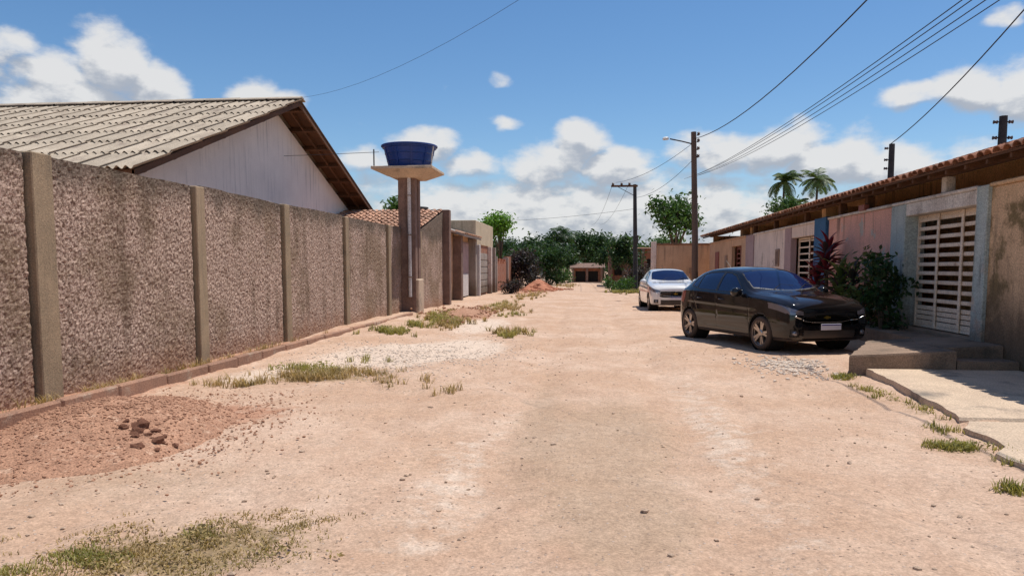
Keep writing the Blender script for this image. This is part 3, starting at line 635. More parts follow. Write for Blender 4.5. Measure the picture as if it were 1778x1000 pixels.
for k in range(6): B(-6.04 - o.x, -6.01 - o.x, 39.45 - o.y, 42.55 - o.y, .14 + k * .36, .44 + k * .36, c=.01).build('door_panel', 'grey_render', d)
simple_window(hB, -6.08, 43.7, 44.6, 1.2, 2.1, o)
br = thing('brick_ruin', 'unfinished red brick wall with stubs of pillars past the parapet house', 'wall', (-6, 50, 0)); o = br.location
B(-.2, 0, -4.0, 1.8, 0, 1.75).build('wall', 'brick_wall', br)
B(-.2, 0, 2.2, 12, 0, 2.3).build('wall', 'brick_wall', br)
for y in (-4.3, 1.8, 6.2, 12.0): B(-.25, .12, y, y + .38, 0, 2.2 + random.uniform(-.2, .5)).build('pillar', 'grey_render', br)
for k in range(16): B(-.2, 0, -3.9 + k * .36, -3.6 + k * .36, 1.75, 1.75 + random.choice((0.02, .17, .34))).build('brick', 'rubble', br)
# far end of the street
fh = thing('low_far_house', 'low brown house closing the end of the street', 'house', (-.6, 78, 0)); o = fh.location
B(-1.5, 1.5, 0, 5, 0, 1.5).build('wall', 'brick_wall', fh)
MB().prism([(-.5, 1.45), (-.5, 1.52), (2.5, 2.0), (5.5, 1.5), (5.5, 1.42), (2.5, 1.92)], -1.8, 1.8).build('roof', 'column_brown', fh)
for x0 in (-1.2, .1): B(x0, x0 + 1.0, -.03, .1, .1, 1.15).build('doorway', 'dark_void', fh)
for x0 in (-1.55, -.12, 1.35): B(x0, x0 + .2, -.4, -.2, 0, 1.46).build('post', 'column_brown', fh)
rb = thing('red_brick_house', 'dark red brick house with pillars behind the far power pole', 'house', (3.6, 61, 0)); o = rb.location
B(-2.3, 3.0, .3, 6, 0, 3.0).build('wall', 'brick_wall', rb)
for x0 in (-2.35, -1.1, .2, 1.6, 2.8): B(x0, x0 + .28, -.1, .28, 0, 3.0).build('pillar', 'column_brown', rb)
for x0, x1 in ((-1.9, -1.2), (-.6, .1), (.7, 1.5)): B(x0, x1, .25, .4, .9, 2.2).build('window', 'dark_void', rb)
MB().prism([(.0, 2.98), (.0, 3.04), (3, 3.2), (6.3, 3.04), (6.3, 2.98)], -2.4, 3.1).build('roof', 'tile_dark', rb)
# ------------------------------------------------------------------ row of houses on the right
XF = 5.9
ROOFX, ROOFZ, RS = 5.47, 3.06, R(17)
def row_house(name, label, y0, y1, back_mat, tiles_ind, roofmat='tile'):
    t = thing(name, label, 'house', (8, (y0 + y1) / 2, 0)); o = t.location
    B(7.4 - o.x, 7.6 - o.x, y0 - o.y, y1 - .02 - o.y, 0, 3.52).build('facade', back_mat, t)
    B(6.06 - o.x, 7.38 - o.x, y0 + .2 - o.y, y1 - .2 - o.y, .0, .40).build('terrace_floor', 'concrete_dark', t)
    for yy in (y0, y1 - .17): B(6.06 - o.x, 7.38 - o.x, yy - o.y, yy + .15 - o.y, 0, 3.1).build('party_wall', back_mat, t)
    dz = math.tan(RS)
    MB().prism([(ROOFX - o.x, ROOFZ - .035), (ROOFX - o.x, ROOFZ), (10 - o.x, ROOFZ + (10 - ROOFX) * dz), (10 - o.x, ROOFZ + (10 - ROOFX) * dz - .035)], y0 - o.y, y1 - .01 - o.y, 'y').build('roof_deck', 'wood', t)
    MB().prism([(10 - o.x, ROOFZ + (10 - ROOFX) * dz), (10 - o.x, ROOFZ + (10 - ROOFX) * dz + .05), (15 - o.x, ROOFZ), (15 - o.x, ROOFZ - .05)], y0 - o.y, y1 - .01 - o.y, 'y').build('rear_roof_slope', roofmat, t)
    nc = int((y1 - y0) / .235)
    rest = MB()
    for i in range(nc):
        yy = y0 + .12 + i * .235
        for j in range(11):
            s0 = -.06 + j * .42; jit = random.uniform(-.02, .02) if j == 0 else 0
            M = Matrix.Translation((ROOFX + (s0 + jit) * math.cos(RS) - o.x, yy - o.y + random.uniform(-.012, .012), ROOFZ + .005 + s0 * math.sin(RS) + random.uniform(0, .012))) @ Matrix.Rotation(-R(90), 4, 'Z') @ Matrix.Rotation(RS - .02, 4, 'X') @ Matrix.Rotation(random.uniform(-.06, .06), 4, 'Y')
            if tiles_ind and j < 3:
                ob = link('roof_tile', TILE[roofmat], None, t); ob.matrix_local = M
            else:
                rest.M = M; tm = TILE[roofmat]; rest.add([v.co for v in tm.vertices], [tuple(p.vertices) for p in tm.polygons])
    r = rest.build('roof_tiles', roofmat, t, 50); r['kind'] = 'stuff'
    y = y0 + .25
    while y < y1:
        MB().prism([(ROOFX + .03 - o.x, ROOFZ - .10), (ROOFX + .03 - o.x, ROOFZ - .037), (9 - o.x, ROOFZ - .037 + (9 - ROOFX - .03) * dz), (9 - o.x, ROOFZ - .10 + (9 - ROOFX - .03) * dz)], y - o.y, y + .06 - o.y, 'y').build('rafter', 'wood', t); y += .62
    B(5.90 - o.x, 6.02 - o.x, y0 + .02 - o.y, y1 - .03 - o.y, 3.04, 3.105).build('wall_plate', 'wood', t)
    return t
def wallseg(t, y0, y1, z0, z1, mat, name='wall', th=.15, xf=XF, c=.012):
    o = t.location; return B(xf - o.x, xf + th - o.x, y0 - o.y, y1 - o.y, z0, z1, c=c).build(name, mat, t)
def cap(t, y0, y1, z=2.70, mat='cap_white'):
    o = t.location; return B(XF - .05 - o.x, XF + .20 - o.x, y0 - o.y, y1 - o.y, z, z + .06, c=.015).build('coping', mat, t)
def bar_gate(t, y0, y1, z0, z1, nb, nv, solid, mat='gate_paint', x=None, hh=.024):
    o = t.location; x = (XF + .20) if x is None else x
    g = MB()
    for a, b in ((y0, y0 + .05), (y1 - .05, y1)): g.box(x - o.x, x + .04 - o.x, a - o.y, b - o.y, z0, z1)
    for a, b in ((z0, z0 + .05), (z1 - .05, z1)): g.box(x + .002 - o.x, x + .038 - o.x, y0 + .05 - o.y, y1 - .05 - o.y, a, b)
    gate = g.build('gate', mat, t)
    zs = z0 + solid
    for k in range(nb):
        z = zs + (z1 - zs) * (k + .5) / nb
        B(x + .004 - o.x, x + .034 - o.x, y0 + .05 - o.y, y1 - .05 - o.y, z - hh, z + hh, c=.006).build('rail', mat, gate)
    for k in range(nv):
        y = y0 + (y1 - y0) * (k + 1) / (nv + 1)
        B(x - .028 - o.x, x - .001 - o.x, y - .035 - o.y, y + .035 - o.y, z0, z1, c=.006).build('stile', mat, gate)
    if solid > .1:
        n = 4
        for k in range(n):
            a = z0 + .052 + (solid - .06) * k / n
            B(x + .012 - o.x, x + .03 - o.x, y0 + .052 - o.y, y1 - .052 - o.y, a, a + (solid - .06) / n - .015, c=.005).build('panel', mat, gate)
    return gate
h1 = row_house('blue_gate_house', 'tiled house with pink front wall and pale blue gate surround', 8.0, 20.8, 'ochre_dark', True); o = h1.location
wallseg(h1, 8.0, 12.02, -.1, 2.70, 'ochre_stained'); cap(h1, 8.0, 11.99, 2.70, 'ochre_stained')
wallseg(h1, 11.995, 12.33, -.1, 2.74, 'pale_blue', 'gate_pillar', .40, XF - .06)
wallseg(h1, 15.05, 15.72, -.1, 2.70, 'pale_blue', 'gate_pillar', .38, XF - .03)
wallseg(h1, 12.33, 15.05, 2.47, 2.70, 'cap_white', 'lintel', .34, XF - .02)
wallseg(h1, 12.33, 15.05, -.1, .40, 'concrete_dark', 'threshold', .34, XF - .003)
wallseg(h1, 15.72, 19.80, -.1, 2.70, 'pink'); cap(h1, 12.36, 19.78)
wallseg(h1, 19.80, 20.78, -.1, 2.78, 'blue', 'blue_pillar', .30, XF - .08)
bar_gate(h1, 12.36, 15.02, .41, 2.465, 10, 2, .42, hh=.034)
for y in (13.55, 17.2, 19.0):
    B(5.92 - o.x, 6.08 - o.x, y - o.y, y + .17 - o.y, 2.755, 3.04, c=.01).build('roof_post', 'cap_white' if y < 15 else 'wood', h1)
B(7.35 - o.x, 7.41 - o.x, 13.0 - o.y, 13.9 - o.y, .4, 2.5).build('door', 'gate_brown', h1)
for a, b in ((10.2, 11.4), (17.8, 18.9)):
    w = B(7.36 - o.x, 7.41 - o.x, a - o.y, b - o.y, 1.4, 3.1).build('window', 'dark_void', h1)
    for k in range(3): B(7.335 - o.x, 7.36 - o.x, a + (b - a) * k / 2 - .03 - o.y, a + (b - a) * k / 2 + .03 - o.y, 1.4, 3.1).build('frame', 'wood', w)
B(5.80 - o.x, 5.899 - o.x, 17.05 - o.y, 17.4 - o.y, 2.74, 2.86).build('lamp_box', 'gate_brown', h1)
h2 = row_house('white_wall_house', 'tiled house with off white front wall and barred gate beside blue pillar', 20.82, 30.0, 'ochre_dark', True, 'tile_dark'); o = h2.location
wallseg(h2, 20.82, 23.36, 2.38, 2.70, 'off_white', 'lintel', .15)
wallseg(h2, 20.82, 23.36, -.1, .35, 'off_white', 'threshold', .15)
wallseg(h2, 23.36, 24.1, -.1, 2.70, 'mauve', 'gate_pillar', .18, XF - .02)
wallseg(h2, 24.1, 28.6, -.1, 2.70, 'off_white'); wallseg(h2, 28.6, 29.98, -.1, 2.74, 'mauve', 'mauve_pillar', .22, XF - .04); cap(h2, 20.84, 28.58)
bar_gate(h2, 20.86, 23.32, .36, 2.37, 9, 1, .35)
mb = B(5.86 - o.x, 5.899 - o.x, 24.75 - o.y, 25.2 - o.y, 1.55, 2.1, c=.01).build('meter_box', 'meter', h2); B(5.853 - o.x, 5.859 - o.x, 24.82 - o.y, 25.13 - o.y, 1.62, 2.03).build('cover', 'column_brown', mb)
for y in (22.0, 25.6, 28.8): B(5.92 - o.x, 6.06 - o.x, y - o.y, y + .16 - o.y, 2.765, 3.04, c=.01).build('roof_post', 'wood', h2)
for a, b in ((22.5, 23.6), (26.8, 28.0)): B(7.36 - o.x, 7.41 - o.x, a - o.y, b - o.y, 1.2, 2.9).build('window', 'dark_void', h2)
h3 = row_house('ochre_row_house', 'ochre fronted tiled house with brown gate past the white walled house', 30.02, 39.3, 'ochre_dark', False, 'tile_dark'); o = h3.location
wallseg(h3, 30.02, 31.0, -.1, 2.70, 'ochre'); wallseg(h3, 33.1, 39.28, -.1, 2.70, 'ochre'); wallseg(h3, 31.0, 33.1, 2.4, 2.70, 'ochre', 'lintel'); cap(h3, 30.04, 39.26, 2.70, 'ochre')
bar_gate(h3, 31.04, 33.06, .3, 2.39, 9, 1, .3, 'gate_brown')
B(5.86 - o.x, 5.897 - o.x, 36.3 - o.y, 37.3 - o.y, .2, 2.25).build('door', 'gate_brown', h3)
mb = B(5.86 - o.x, 5.897 - o.x, 34.1 - o.y, 34.6 - o.y, 1.5, 2.05).build('meter_box', 'meter', h3)
# wall standing across the verge
cw = thing('cross_wall', 'tan plastered wall standing across the verge behind the white car', 'wall', (4.6, 40.3, 0))
B(-1.5, 1.9, 0, .18, -.1, 2.70, c=.012).build('wall', 'ochre', cw); B(-1.55, 1.95, -.05, .23, 2.70, 2.78, c=.01).build('coping', 'tile_dark', cw)
B(-1.56, -1.3, -.06, .24, -.1, 2.86, c=.012).build('pillar', 'off_white', cw)
B(.42, .62, -.03, .0, 1.2, 1.5).build('meter_box', 'meter', cw)

# ------------------------------------------------------------------ poles
def insul(m, x, y, z, s=1.0):
    m.M = Matrix.Translation((x, y, z)); m.lathe([(0, 0), (.05 * s, 0), (.07 * s, .03 * s), (.045 * s, .05 * s), (.065 * s, .08 * s), (.035 * s, .12 * s), (0, .13 * s)], 10); m.M = None; return m
P1 = (4.72, 36.0, 0)
p1 = thing('power_pole', 'tall brown wooden power pole with street lamp arm behind the cars', 'power pole', P1)
MB().tube([(0.06, 0, -.5), (0, 0, 3), (-.16, 0, 7.75)], [.16, .145, .12], 12).build('shaft', 'pole', p1, 45)
for k, z in enumerate((6.6, 6.95, 7.3, 7.6)):
    m = MB(); insul(m, -.13 + .19, -.05, z, 1.1).build('insulator', 'ceramic', p1, 45)
    B(-.02, .07, -.08, -.02, z - .03, z).build('bracket', 'pole_dark', p1)
la = MB().tube([(-.18, 0, 7.2), (-.7, -.1, 7.32), (-1.25, -.2, 7.42)], .03, 8).build('lamp_arm', 'pole_dark', p1, True)
m = MB(); m.M = Matrix.Translation((-1.45, -.24, 7.43)) @ Matrix.Rotation(-.08, 4, 'Y'); m.lathe([(0, -.07), (.14, -.05), (.15, .02), (.10, .07), (0, .08)], 14); m.build('lamp_head', 'lamp_glass', p1, 45)
P2 = (2.72, 49.5, 0)
p2 = thing('distribution_pole', 'grey concrete pole with one sided crossarm near red brick house', 'power pole', P2)
MB().tube([(.05, 0, -.5), (-.1, 0, 6.85)], [.17, .11], 8).build('shaft', 'pole_dark', p2, 45)
B(-1.62, .08, -.18, -.09, 6.68, 6.80).build('crossarm', 'wood', p2)
for x in (-1.5, -.95, -.45): m = MB(); insul(m, x, -.13, 6.80, 1.3).build('insulator', 'ceramic', p2, 45)
m = MB().tube([(-1.2, -.13, 6.7), (-.1, -.13, 6.1)], .02, 6).build('brace', 'pole_dark', p2)
B(-.05, .16, -.2, .14, 3.1, 3.6, c=.02).build('junction_box', 'pole_dark', p2)
def back_pole(x, y, h, label):
    t = thing('service_pole', label, 'power pole', (x, y, 0))
    MB().tube([(0, 0, -.3), (0, 0, h)], [.15, .10], 8).build('shaft', 'pole_dark', t, 45)
    for s in (-1, 1):
        for z in (h - .15, h - .55, h - .85):
            if s == 1 and label.startswith('slim'): continue
            m = MB(); m.M = Matrix.Translation((s * .19, 0, z)) @ Matrix.Rotation(R(90), 4, 'Y'); m.lathe([(0, -.06), (.05, -.045), (.03, 0), (.05, .045), (0, .06)], 10); m.build('insulator', 'ceramic', t, 45)
            B(min(0, s * .2), max(0, s * .2), -.015, .015, z - .015, z + .015).build('bracket', 'pole_dark', t)
    return t
back_pole(10.45, 28.2, 5.85, 'slim dark service pole with insulators on one side behind the tiled roofs')
back_pole(10.5, 21.0, 5.4, 'short dark service pole with insulators on both sides above the blue gate house')

# ------------------------------------------------------------------ wires
def wire(name, label, a, b, sag, r=.012, n=18, grp=None):
    a = Vector(a); b = Vector(b)
    pts = [a.lerp(b, k / n) - Vector((0, 0, sag * 4 * (k / n) * (1 - k / n))) for k in range(n + 1)]
    m = MB().tube(pts, r, 6); 
    c = m.v[0]
    ob = m.build(name, 'wire', None, True); return tag(ob, label, 'power line', grp)

G1 = 'wires strung along the street'
np_ = thing('roadside_pole', 'brown wooden power pole standing on the sidewalk slabs', 'power pole', (5.45, 3.9, 0))
MB().tube([(0, 0, -.4), (0, 0, 7.7)], [.16, .12], 10).build('shaft', 'pole', np_, 45)
B(-.5, .5, -.06, .06, 7.35, 7.45).build('crossarm', 'wood', np_)
wire('power_line', 'thick dark bundled cable running from the lamp pole over the road', (4.67, 35.95, 7.45), (5.3, 3.9, 7.45), 1.02, .015)
for k, (x, dz) in enumerate(((6.7, 0), (7.05, .12), (7.35, .14), (7.8, .26))):
    wire('power_line', 'thin dark wire of a parallel set above the tiled roofs', (x + .5, 62, 8.6 + dz), (x, -22, 7.6 + dz), 1.5, .011, 30, 'parallel wires over the tiled roofs')
wire('power_line', 'service cable dropping from the road to the slim service pole behind the roofs', (10.4, 28.2, 5.85), (5.4, 3.9, 7.3), .55, .014)
wire('power_line', 'single service wire crossing the sky to the ridge of the gabled white house', (-9.05, 22.8, 6.72), (5.3, 3.9, 6.9), 1.0, .0032)
wire('power_line', 'upper wire between the lamp pole and the crossarm pole', (4.6, 36, 7.3), (1.4, 49.4, 6.97), .35, .010)
wire('power_line', 'lower wire between the lamp pole and the crossarm pole', (4.65, 36, 6.6), (2.65, 49.4, 6.0), .4, .010)
for k, (x, z) in enumerate(((-1.5, 6.95), (-.45, 6.95))):
    wire('power_line', 'wire leaving the crossarm over the far end of the street', (P2[0] + x, 49.4, z), (P2[0] + x - 1.5, 100, 7.2), .8, .010, 16, 'wires from the crossarm')
wire('power_line', 'low wire crossing above the street from the grey pole to the left', (2.66, 49.5, 5.3), (-13.5, 66, 5.7), .35, .010)
wire('power_line', 'thin wire reaching the overflow pipe of the water tower', (-6.6, 22.9, 5.05), (-24, 25.5, 5.55), .15, .008)
# ------------------------------------------------------------------ cars
def pchip(x, y, xi):
    x = np.asarray(x, float); y = np.asarray(y, float); h = np.diff(x); d = np.diff(y, axis=0) / h[:, None]
    m = np.zeros_like(y); a, b = d[:-1], d[1:]
    w1 = (2 * h[1:] + h[:-1])[:, None]; w2 = (h[1:] + 2 * h[:-1])[:, None]
    with np.errstate(all='ignore'): mm = (w1 + w2) / (w1 / a + w2 / b)
    m[1:-1] = np.where(a * b > 0, mm, 0); m[0] = d[0]; m[-1] = d[-1]
    k = np.clip(np.searchsorted(x, xi) - 1, 0, len(x) - 2); t = ((xi - x[k]) / h[k])[:, None]; hk = h[k][:, None]
    return y[k] * (2 * t**3 - 3 * t**2 + 1) + m[k] * hk * (t**3 - 2 * t**2 + t) + y[k + 1] * (-2 * t**3 + 3 * t**2) + m[k + 1] * hk * (t**3 - t**2)
def inpoly(px, pz, poly):
    r = np.zeros(px.shape, bool); n = len(poly)
    for i in range(n):
        x0, z0 = poly[i]; x1, z1 = poly[(i + 1) % n]
        if z0 == z1: continue
        c = ((z0 > pz) != (z1 > pz)) & (px < (x1 - x0) * (pz - z0) / (z1 - z0) + x0); r ^= c
    return r
def polydist(px, pz, poly):
    d = np.full(px.shape, 9.0); n = len(poly)
    for i in range(n):
        ax, az_ = poly[i]; bx, bz = poly[(i + 1) % n]; ux, uz = bx - ax, bz - az_; L2 = ux * ux + uz * uz + 1e-9
        t = np.clip(((px - ax) * ux + (pz - az_) * uz) / L2, 0, 1); d = np.minimum(d, np.hypot(px - ax - t * ux, pz - az_ - t * uz))
    return d
def wheel(parent, x, y, side):
    w = thing_part('wheel', parent, (x, y, .300))
    s = side
    t = MB(); t.lathe([(.20, -.085), (.235, -.10), (.278, -.095), (.297, -.07), (.300, 0), (.297, .07), (.278, .095), (.235, .10), (.20, .085)], 36, 'y'); t.build('tyre', 'tyre', w, True)
    r = MB(); r.lathe([(.215, -.09), (.205, .06 * s), (.19, .055 * s), (.19, .02 * s), (0.0, .0)], 36, 'y'); r.build('barrel', 'black_plastic', w, 40)
    r = MB(); r.lathe([(.205, .085 * s), (.222, .095 * s), (.222, .075 * s), (.2, .06 * s)], 36, 'y')
    for k in range(5):
        for da in (-.16, .16):
            r.M = Matrix.Rotation(k * 2 * math.pi / 5 + da, 4, 'Y')
            y0, y1 = sorted((.05 * s, .088 * s)); y2, y3 = sorted((.03 * s, .07 * s))
            r.add([(.05, y2, -.022), (.05, y2, .022), (.05, y3, .022), (.05, y3, -.022), (.208, y0, -.020), (.208, y0, .020), (.208, y1, .014), (.208, y1, -.014)],
                  [(0, 1, 2, 3), (7, 6, 5, 4), (0, 4, 5, 1), (1, 5, 6, 2), (2, 6, 7, 3), (3, 7, 4, 0)])
    r.M = None; r.lathe([(.062, .03 * s), (.062, .075 * s), (.045, .088 * s), (0, .09 * s)], 18, 'y'); r.build('rim', 'alloy', w, 35)
    return w
def thing_part(name, parent, loc):
    o = bpy.data.objects.new(name, None); COL.objects.link(o); o.parent = parent; o.location = loc; o.empty_display_size = .1; return o

L0 = 3.93
def hatch(name, label, loc, heading, paint, plate=True):
    car = thing(name, label, 'car', loc, heading)
    # stations along the length (from the nose), values: zb, w, zs (shoulder), ws, zm, wm (glass mid), zr, wr (rail), zq, wq, zt
    S = [ # s,   x,    zb,   w,   zs,   ws,   zm,  wm,   zr,  wr,   zq,  wq,  zt
        (0.0, 0.000, .48, .56, .60, .54, .62, .50, .64, .42, .655, .22, .66),
        (0.5, 0.012, .30, .68, .69, .655, .72, .60, .745, .50, .76, .26, .765),
        (1.0, 0.055, .22, .755, .745, .73, .78, .67, .805, .56, .825, .29, .83),
        (1.6, 0.140, .195, .800, .795, .78, .835, .72, .86, .61, .88, .32, .885),
        (2.2, 0.290, .185, .828, .84, .81, .88, .745, .91, .64, .925, .33, .93),
        (3.0, 0.560, .18, .845, .885, .83, .925, .765, .952, .66, .968, .34, .973),
        (4.0, 0.900, .175, .853, .918, .838, .957, .777, .982, .675, 1.0, .35, 1.006),
        (4.6, 1.100, .175, .854, .93, .838, .97, .785, 1.0, .70, 1.032, .36, 1.042),
        (5.2, 1.300, .175, .855, .940, .838, .995, .792, 1.055, .715, 1.135, .38, 1.155),
        (5.9, 1.560, .175, .855, .950, .838, 1.06, .775, 1.185, .665, 1.285, .37, 1.310),
        (6.5, 1.800, .175, .855, .957, .838, 1.12, .752, 1.300, .615, 1.395, .36, 1.415),
        (7.1, 2.060, .175, .855, .963, .838, 1.16, .735, 1.365, .588, 1.442, .35, 1.458),
        (8.0, 2.450, .175, .855, .972, .838, 1.18, .728, 1.392, .575, 1.460, .35, 1.474),
        (9.0, 2.900, .175, .855, .985, .838, 1.18, .725, 1.375, .570, 1.440, .35, 1.455),
        (9.7, 3.220, .178, .853, .997, .832, 1.16, .718, 1.328, .565, 1.390, .35, 1.405),
        (10.3, 3.440, .182, .845, 1.005, .815, 1.13, .705, 1.255, .575, 1.310, .35, 1.325),
        (10.9, 3.640, .19, .825, 1.005, .785, 1.07, .695, 1.120, .600, 1.155, .36, 1.165),
        (11.4, 3.780, .20, .790, .970, .745, 1.00, .670, 1.020, .590, 1.035, .36, 1.040),
        (11.9, 3.870, .225, .735, .900, .69, .925, .630, .940, .550, .950, .33, .955),
        (12.4, 3.915, .28, .650, .80, .61, .82, .560, .835, .47, .842, .28, .845),
        (12.8, 3.930, .42, .50, .62, .47, .63, .42, .64, .34, .645, .2, .645)]
    S = np.array(S); U = 330
    # dense, roughly even spacing
    si = np.interp(np.linspace(0, 1, U), np.linspace(0, 1, 200), pchip(np.linspace(0, 1, len(S)), S[:, :1], np.linspace(0, 1, 200))[:, 0])
    P = pchip(S[:, 0], S[:, 1:], si)
    x, zb, w, zs, ws, zm, wm, zr, wr, zq, wq, zt = P.T
    zc = np.minimum(.56, (zb + zs) / 2)
    ctl = [(0 * w, zb), (.45 * w, zb), (.86 * w, zb), (.955 * w, zb + .03), (.985 * w, zb * .6 + .4 * zc), (w, zc), (.994 * w, zc * .55 + zs * .45), (.985 * w * .5 + ws * .5 + .004, zs - .05), (ws, zs - .008), (ws - .012, zs + .006), (wm, zm), ((wm + wr) / 2 + .012, (zm + zr) / 2 + .008), (wr, zr), (wr - .035, zr + .6 * (zq - zr)), (wq, zq), (wq * .45, zt), (0 * w, zt)]
    C = np.stack([np.stack(c, -1) for c in ctl], 1)      # U, K, 2
    K = C.shape[1]; Cp = np.concatenate([2 * C[:, :1] - C[:, 1:2], C, 2 * C[:, -1:] - C[:, -2:-1]], 1)
    VN = 110
    tt = np.linspace(0, K - 1, VN); k = np.minimum(tt.astype(int), K - 2); f = tt - k
    b0 = (1 - f) ** 3 / 6; b1 = (3 * f**3 - 6 * f**2 + 4) / 6; b2 = (-3 * f**3 + 3 * f**2 + 3 * f + 1) / 6; b3 = f**3 / 6
    H = sum(b[None, :, None] * Cp[:, k + i] for i, b in enumerate((b0, b1, b2, b3)))
    full = np.concatenate([H, (H[:, -2:0:-1] * np.array([-1, 1]))], 1)   # closed ring
    RN = full.shape[1]; vt = np.concatenate([tt, tt[-2:0:-1]])
    X = np.repeat(x[:, None], RN, 1); Yv = full[..., 0]; Zv = full[..., 1]
    V = np.stack([L0 / 2 - X, Yv, Zv], -1)
    # soft grooves: door shut lines, bonnet line, side crease
    aY = np.abs(Yv); side = (vt[None] > 2.5) & (vt[None] < 9.2)
    doors = [((1.16, .20), (1.14, .55), (1.20, .93), (1.24, .94)), ((2.22, .20), (2.24, .6), (2.30, .96)), ((3.02, .62), (3.10, .78), (3.22, .99))]
    g = np.zeros_like(X)
    for ln in doors:
        dd = np.full(X.shape, 9.0)
        for (ax, az_), (bx, bz) in zip(ln[:-1], ln[1:]):
            ux, uz = bx - ax, bz - az_; t = np.clip(((X - ax) * ux + (Zv - az_) * uz) / (ux * ux + uz * uz), 0, 1); dd = np.minimum(dd, np.hypot(X - ax - t * ux, Zv - az_ - t * uz))
        g = np.maximum(g, np.exp(-(dd / .006) ** 2) * side)
    crease = np.exp(-((Zv - (.74 + .05 * (X - 1.0) / 2)) / .030) ** 2) * sstep(.8, 1.2, X) * sstep(3.6, 3.2, X) * side
    low = np.exp(-((Zv - .36) / .05) ** 2) * sstep(1.0, 1.3, X) * sstep(2.9, 2.6, X) * side
    V[..., 1] += np.sign(Yv) * (-.010 * g + .009 * crease - .012 * low)
    hoodl = np.exp(-((aY - (.60 - .10 * (1.1 - X))) / .03) ** 2) * (vt[None] > 11) * sstep(.12, .3, X) * sstep(1.12, 1.0, X)
    V[..., 2] += .010 * hoodl
    # classify faces
    fu = lambda a: .25 * (a[:-1] + a[1:] + np.roll(a, -1, 1)[:-1] + np.roll(a, -1, 1)[1:])
    fx = fu(X); fy = np.abs(fu(Yv)); fz = fu(Zv); fv = np.repeat(np.minimum(vt, np.roll(vt, -1))[None], U - 1, 0)
    cat = np.zeros(fx.shape, int)
    swin = [(1.36, .985), (1.62, 1.155), (1.90, 1.312), (2.10, 1.362), (2.45, 1.385), (2.85, 1.372), (3.12, 1.325), (3.30, 1.235), (3.37, 1.13), (3.34, 1.075), (2.9, 1.012), (2.3, .998)]
    isside = (fv > 8.7) & (fv < 12.6)
    ins = inpoly(fx, fz, swin) & isside; d = polydist(fx, fz, swin)
    cat[ins] = 1; cat[ins & ((d < .018) | (np.abs(fx - 2.33) < .045) | (np.abs(fx - 3.10) < .02))] = 2
    wsx0, wsx1 = 1.135, 1.83
    topv = fv > 11.2
    wl = np.interp(fx, [1.1, 1.3, 1.56, 1.83], [.64, .655, .615, .555])
    lowx = wsx0 + .16 * (fy / .65) ** 2
    ws_ = topv & (fx > lowx) & (fx < wsx1 - .05 * (1 - (fy / .6) ** 2)) & (fy < wl)
    edge = topv & (fx > lowx - .03) & (fx < wsx1 + .012) & (fy < wl + .018)
    cat[edge & ~ws_ & (fx < wsx1 - .03)] = 2; cat[ws_] = 3
    wl2 = np.interp(fx, [3.3, 3.66], [.53, .56])
    rw = topv & (fx > 3.36) & (fx < 3.66) & (fy < wl2); cat[rw] = 4
    # lights and grilles
    a = fy + fx * 1.0
    hl = (a > .54) & (a < 1.42) & (fx < .62) & (fz > np.interp(a, [.5, .8, 1.42], [.655, .665, .765])) & (fz < np.interp(a, [.5, .75, 1.1, 1.42], [.705, .765, .83, .855])) & (fv > 4)
    cat[hl] = 5
    gr = (fx < .16) & (fy < .55 - .25 * np.abs(fz - .60)) & (fz > .515) & (fz < .69) & (~hl); cat[gr] = 6
    lg = (fx < .25) & (fy < .52) & (fz > .235) & (fz < .40); cat[lg] = 6
    fg = (fx < .35) & (fy > .60) & (fy < .75) & (fz > .29) & (fz < .41); cat[fg] = 6
    tl = (fx > 3.52) & (fy > .53) & (fz > .74) & (fz < .985) & (fx + .35 * fz > 3.83); cat[tl] = 7
    sill = (fz < .245) & (fv > 1.8); cat[sill & (cat == 0)] = 2
    # wheel arches
    XWH = (.80, 3.33); keep = np.ones(fx.shape, bool)
    for xw in XWH:
        r = np.hypot(fx - xw, fz - .305); keep &= ~((r < .338) & (fy > .5)); cat[(r < .356) & (fy > .55) & (cat == 0)] = 2
    uu, vv = np.meshgrid(np.arange(U - 1), np.arange(RN), indexing='ij')
    F = np.stack([uu * RN + vv, uu * RN + (vv + 1) % RN, (uu + 1) * RN + (vv + 1) % RN, (uu + 1) * RN + vv], -1)
    Vf = V.reshape(-1, 3)
    du = np.gradient(V, axis=0); dv = np.roll(V, -1, 1) - np.roll(V, 1, 1); Nn = np.cross(dv, du); Nn /= (np.linalg.norm(Nn, axis=-1, keepdims=True) + 1e-9)
    if (Nn[150, 60] @ np.array([0, V[150, 60, 1], .2])) < 0: Nn = -Nn; F = F[..., ::-1]
    Nf = Nn.reshape(-1, 3)
    def part(sel, nm, mat, off=0.0, par=car):
        fs = F[sel & keep]
        if not len(fs): return None
        us, inv = np.unique(fs, return_inverse=True)
        return link(nm, mesh_np(nm, Vf[us] + Nf[us] * off, inv.reshape(-1, 4), True), mat, par)
    sy = fu(Yv) > 0
    body = part(cat == 0, 'body', paint)
    part(cat == 2, 'trim', 'black_plastic', -.003)
    part(cat == 3, 'windshield', 'car_glass', -.004); part(cat == 4, 'rear_window', 'car_glass', -.004)
    for s in (True, False):
        for lo, hi in ((0, 2.33), (2.33, 9)):
            part((cat == 1) & (sy == s) & (fx > lo) & (fx <= hi), 'side_window', 'car_glass', -.008)
        h = part((cat == 5) & (sy == s), 'headlight', 'lens', -.002)
        part((cat == 7) & (sy == s), 'taillight', 'red_lens', .003)
    part(cat == 6, 'grille', 'black_plastic', -.025)
    # chrome strips, emblem, plate
    def nose(y, z):      # x of the skin at the front for a given y, z
        m_ = (np.abs(fx) < .6) & (np.abs(fu(Yv) - y) < .03) & (np.abs(fz - z) < .02); return L0 / 2 - (fx[m_].min() if m_.any() else .1)
